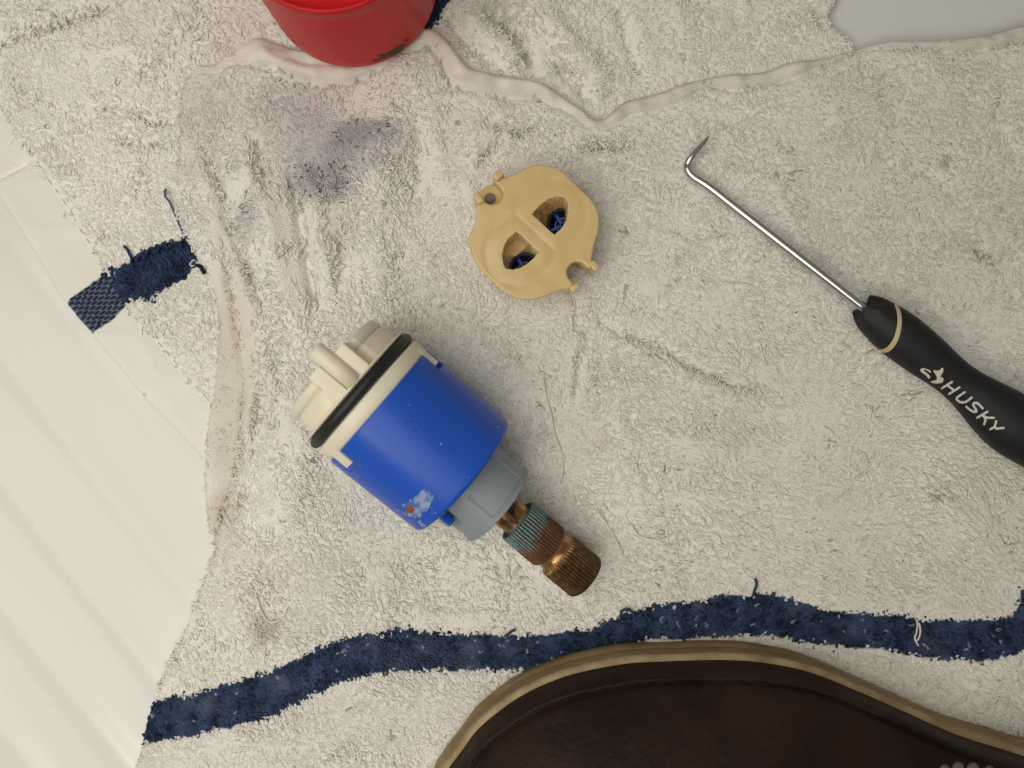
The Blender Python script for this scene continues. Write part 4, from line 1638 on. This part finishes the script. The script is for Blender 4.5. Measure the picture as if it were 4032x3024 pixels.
EMB = [[(230, 215), (260, 165), (310, 155), (380, 175), (450, 205), (485, 240), (470, 265), (440, 255), (370, 205), (318, 192),
        (330, 218), (420, 290), (465, 335), (455, 385), (420, 395), (360, 320), (270, 260)],
       [(720, 145), (745, 165), (740, 250), (700, 310), (682, 345), (720, 360), (755, 390), (735, 470), (680, 490), (600, 500),
        (520, 490), (460, 465), (480, 440), (560, 425), (600, 400), (600, 350), (550, 270), (520, 220), (540, 195), (600, 215), (650, 210), (690, 170)]]
EMB = [np.array(crop(e, LO, LS)) for e in EMB]
pixel_patch('emblem', lambda a, b: inside(a, b, EMB[0]) | inside(a, b, EMB[1]), (3615, 1440, 3725, 1515), 1.0, handle_map, M_PRINT, grip, 0.05)

SH = [(3410, 1218, 12.6, 18), (3389, 1203, 12.5, 18), (3250, 1094, 11.8, 18.5), (3061, 947, 10.9, 18.5), (2930, 845, 10.2, 18), (2805, 747, 9.6, 17.5), (2760, 716, 9.3, 17),
      (2733, 699, 9.2, 16.5), (2716, 683, 9.1, 16), (2707, 666, 9.1, 15.5), (2707, 648, 9.0, 15), (2716, 628, 9.6, 14), (2735, 603, 10.0, 12.5), (2765, 569, 10.4, 10), (2782, 549, 10.7, 7), (2792, 537, 10.9, 2.5)]
pth = np.array([P(a_, b_, c_) for a_, b_, c_, _ in SH])
rad = np.array([d_ for *_, d_ in SH]) * KH
dd = np.concatenate([[0], np.cumsum(np.linalg.norm(np.diff(pth, axis=0), axis=1))])
q4 = smooth_poly(np.column_stack([pth, rad]), 5)
vv, ff = tube(q4[:, :3], q4[:, 3], 28)
mesh_obj('shaft', vv, ff, M_STEEL, pick)

# ------------------------------------------------------------------ shoe
OUTL = [(1710, 3024), (1743, 2960), (1809, 2872), (1886, 2773), (2040, 2657), (2216, 2580), (2425, 2536), (2590, 2525), (2809, 2520), (2974, 2533),
        (3139, 2569), (3304, 2635), (3469, 2707), (3667, 2795), (3854, 2855), (4032, 2905), (4400, 2960), (4800, 2930), (5200, 2890), (5600, 2930), (5850, 3080),
        (5950, 3350), (5880, 3620), (5600, 3800), (5100, 3870), (4500, 3920), (3800, 4020), (3100, 4080), (2500, 4000), (2000, 3780), (1720, 3480), (1650, 3230)]
ol = P2(smooth_poly(OUTL, 10, True), 6)
n = len(ol)
tang = np.roll(ol, -1, 0) - np.roll(ol, 1, 0)
tang /= np.linalg.norm(tang, axis=1)[:, None]
nrm = np.stack([tang[:, 1], -tang[:, 0]], 1)
cen = ol.mean(0)
if ((cen - ol) * nrm).sum(1).mean() < 0:
    nrm = -nrm
seg = np.concatenate([[0], np.cumsum(np.linalg.norm(np.diff(ol, axis=0), axis=1))])


def shoe_rows(rows, mod=None):
    V = []
    for k, (ins_, z) in enumerate(rows):
        i2 = np.full(n, ins_, float)
        z2 = np.full(n, z, float)
        if mod:
            i2, z2 = mod(k, i2, z2)
        V.append(np.column_stack([ol + nrm * i2[:, None], z2]))
    return np.vstack(V), grid_faces(len(rows), n, True)


shoe = thing('shoe', 'dark brown leather shoe with a tan crepe sole at the bottom edge', 'shoe', (*P(3000, 3200, 6)[:2], 5.0))
wv = 0.25 * vnoise(seg, seg * 0, 6, 2)
v, f = shoe_rows([(3, 5.2), (0.6, 5.2), (0.0, 6.0), (-0.3, 8), (-0.1, 10.2), (0.25, 10.7), (0.05, 11.3), (0.0, 13.2), (0.2, 14.6)],
                 lambda k, i, z: (i + wv * 0.6, z))
mesh_obj('sole', v, f, M_SOLE, shoe)
v, f = shoe_rows([(0.2, 14.55), (-0.05, 14.8), (-0.1, 15.5), (0.15, 16.2), (0.7, 16.5), (2.2, 16.6)], lambda k, i, z: (i + wv * 0.5, z))
mesh_obj('welt', v, f, M_WELT, shoe)
notch = np.clip((np.sin(seg * 2 * math.pi / 6.3) - 0.75) * 4, 0, 1)
wob = 0.35 * vnoise(seg, seg * 0 + 3, 9, 4) + 0.35 * notch
seam_on = np.clip((14 - ol[:, 0] * 0.0 - (ol[:, 0] - 75) * 0.25) / 14, 0, 1)


def up_mod(k, i, z):
    if k in (3, 4, 5, 6, 7, 8):
        i = i + wob * seam_on
        if k in (5, 6):
            z = z - 1.2 * seam_on * (0.6 + 0.4 * vnoise(seg, seg * 0 + 8, 4, 6)) + 1.0 * (1 - seam_on)
    return i, z


rows = [(1.3, 16.4), (1.45, 18.2), (1.9, 21), (2.5, 23.6), (3.0, 24.2), (3.2, 23.2), (3.95, 22.8), (4.2, 25.0), (4.8, 25.8), (5.5, 26.3), (8, 28.5), (12, 31.5), (17, 35), (24, 39), (32, 42.5), (40, 45), (46, 46)]
v, f = shoe_rows(rows, up_mod)
v = np.vstack([v, [[*v[-n:, :2].mean(0), 46.5]]])
fl = [list(map(int, q)) for q in f] + [[(len(rows) - 1) * n + i, (len(rows) - 1) * n + (i + 1) % n, len(v) - 1] for i in range(n)]
upper = mesh_obj('upper', v, fl, M_LEATHER, shoe)
for k, (a_, b_, w_) in enumerate([(3715, 3014, 20), (3768, 3008, 28), (3826, 3012, 30), (3890, 3022, 26)]):
    c = P(a_, b_ + 15, 34.5)
    r = w_ * 0.5 * (CAM_H - 34) / FPX
    pts = [c + np.array([r * math.cos(t) * 1.3, r * math.sin(t), 0.8 * math.sin(t * 0.5)]) for t in np.linspace(0.3, math.pi - 0.1, 8)]
    vv, ff = tube(pts, [0.3, 0.6, 0.75, 0.8, 0.75, 0.7, 0.6, 0.3], 8)
    mesh_obj('lace', vv, ff, M_LACE, upper)
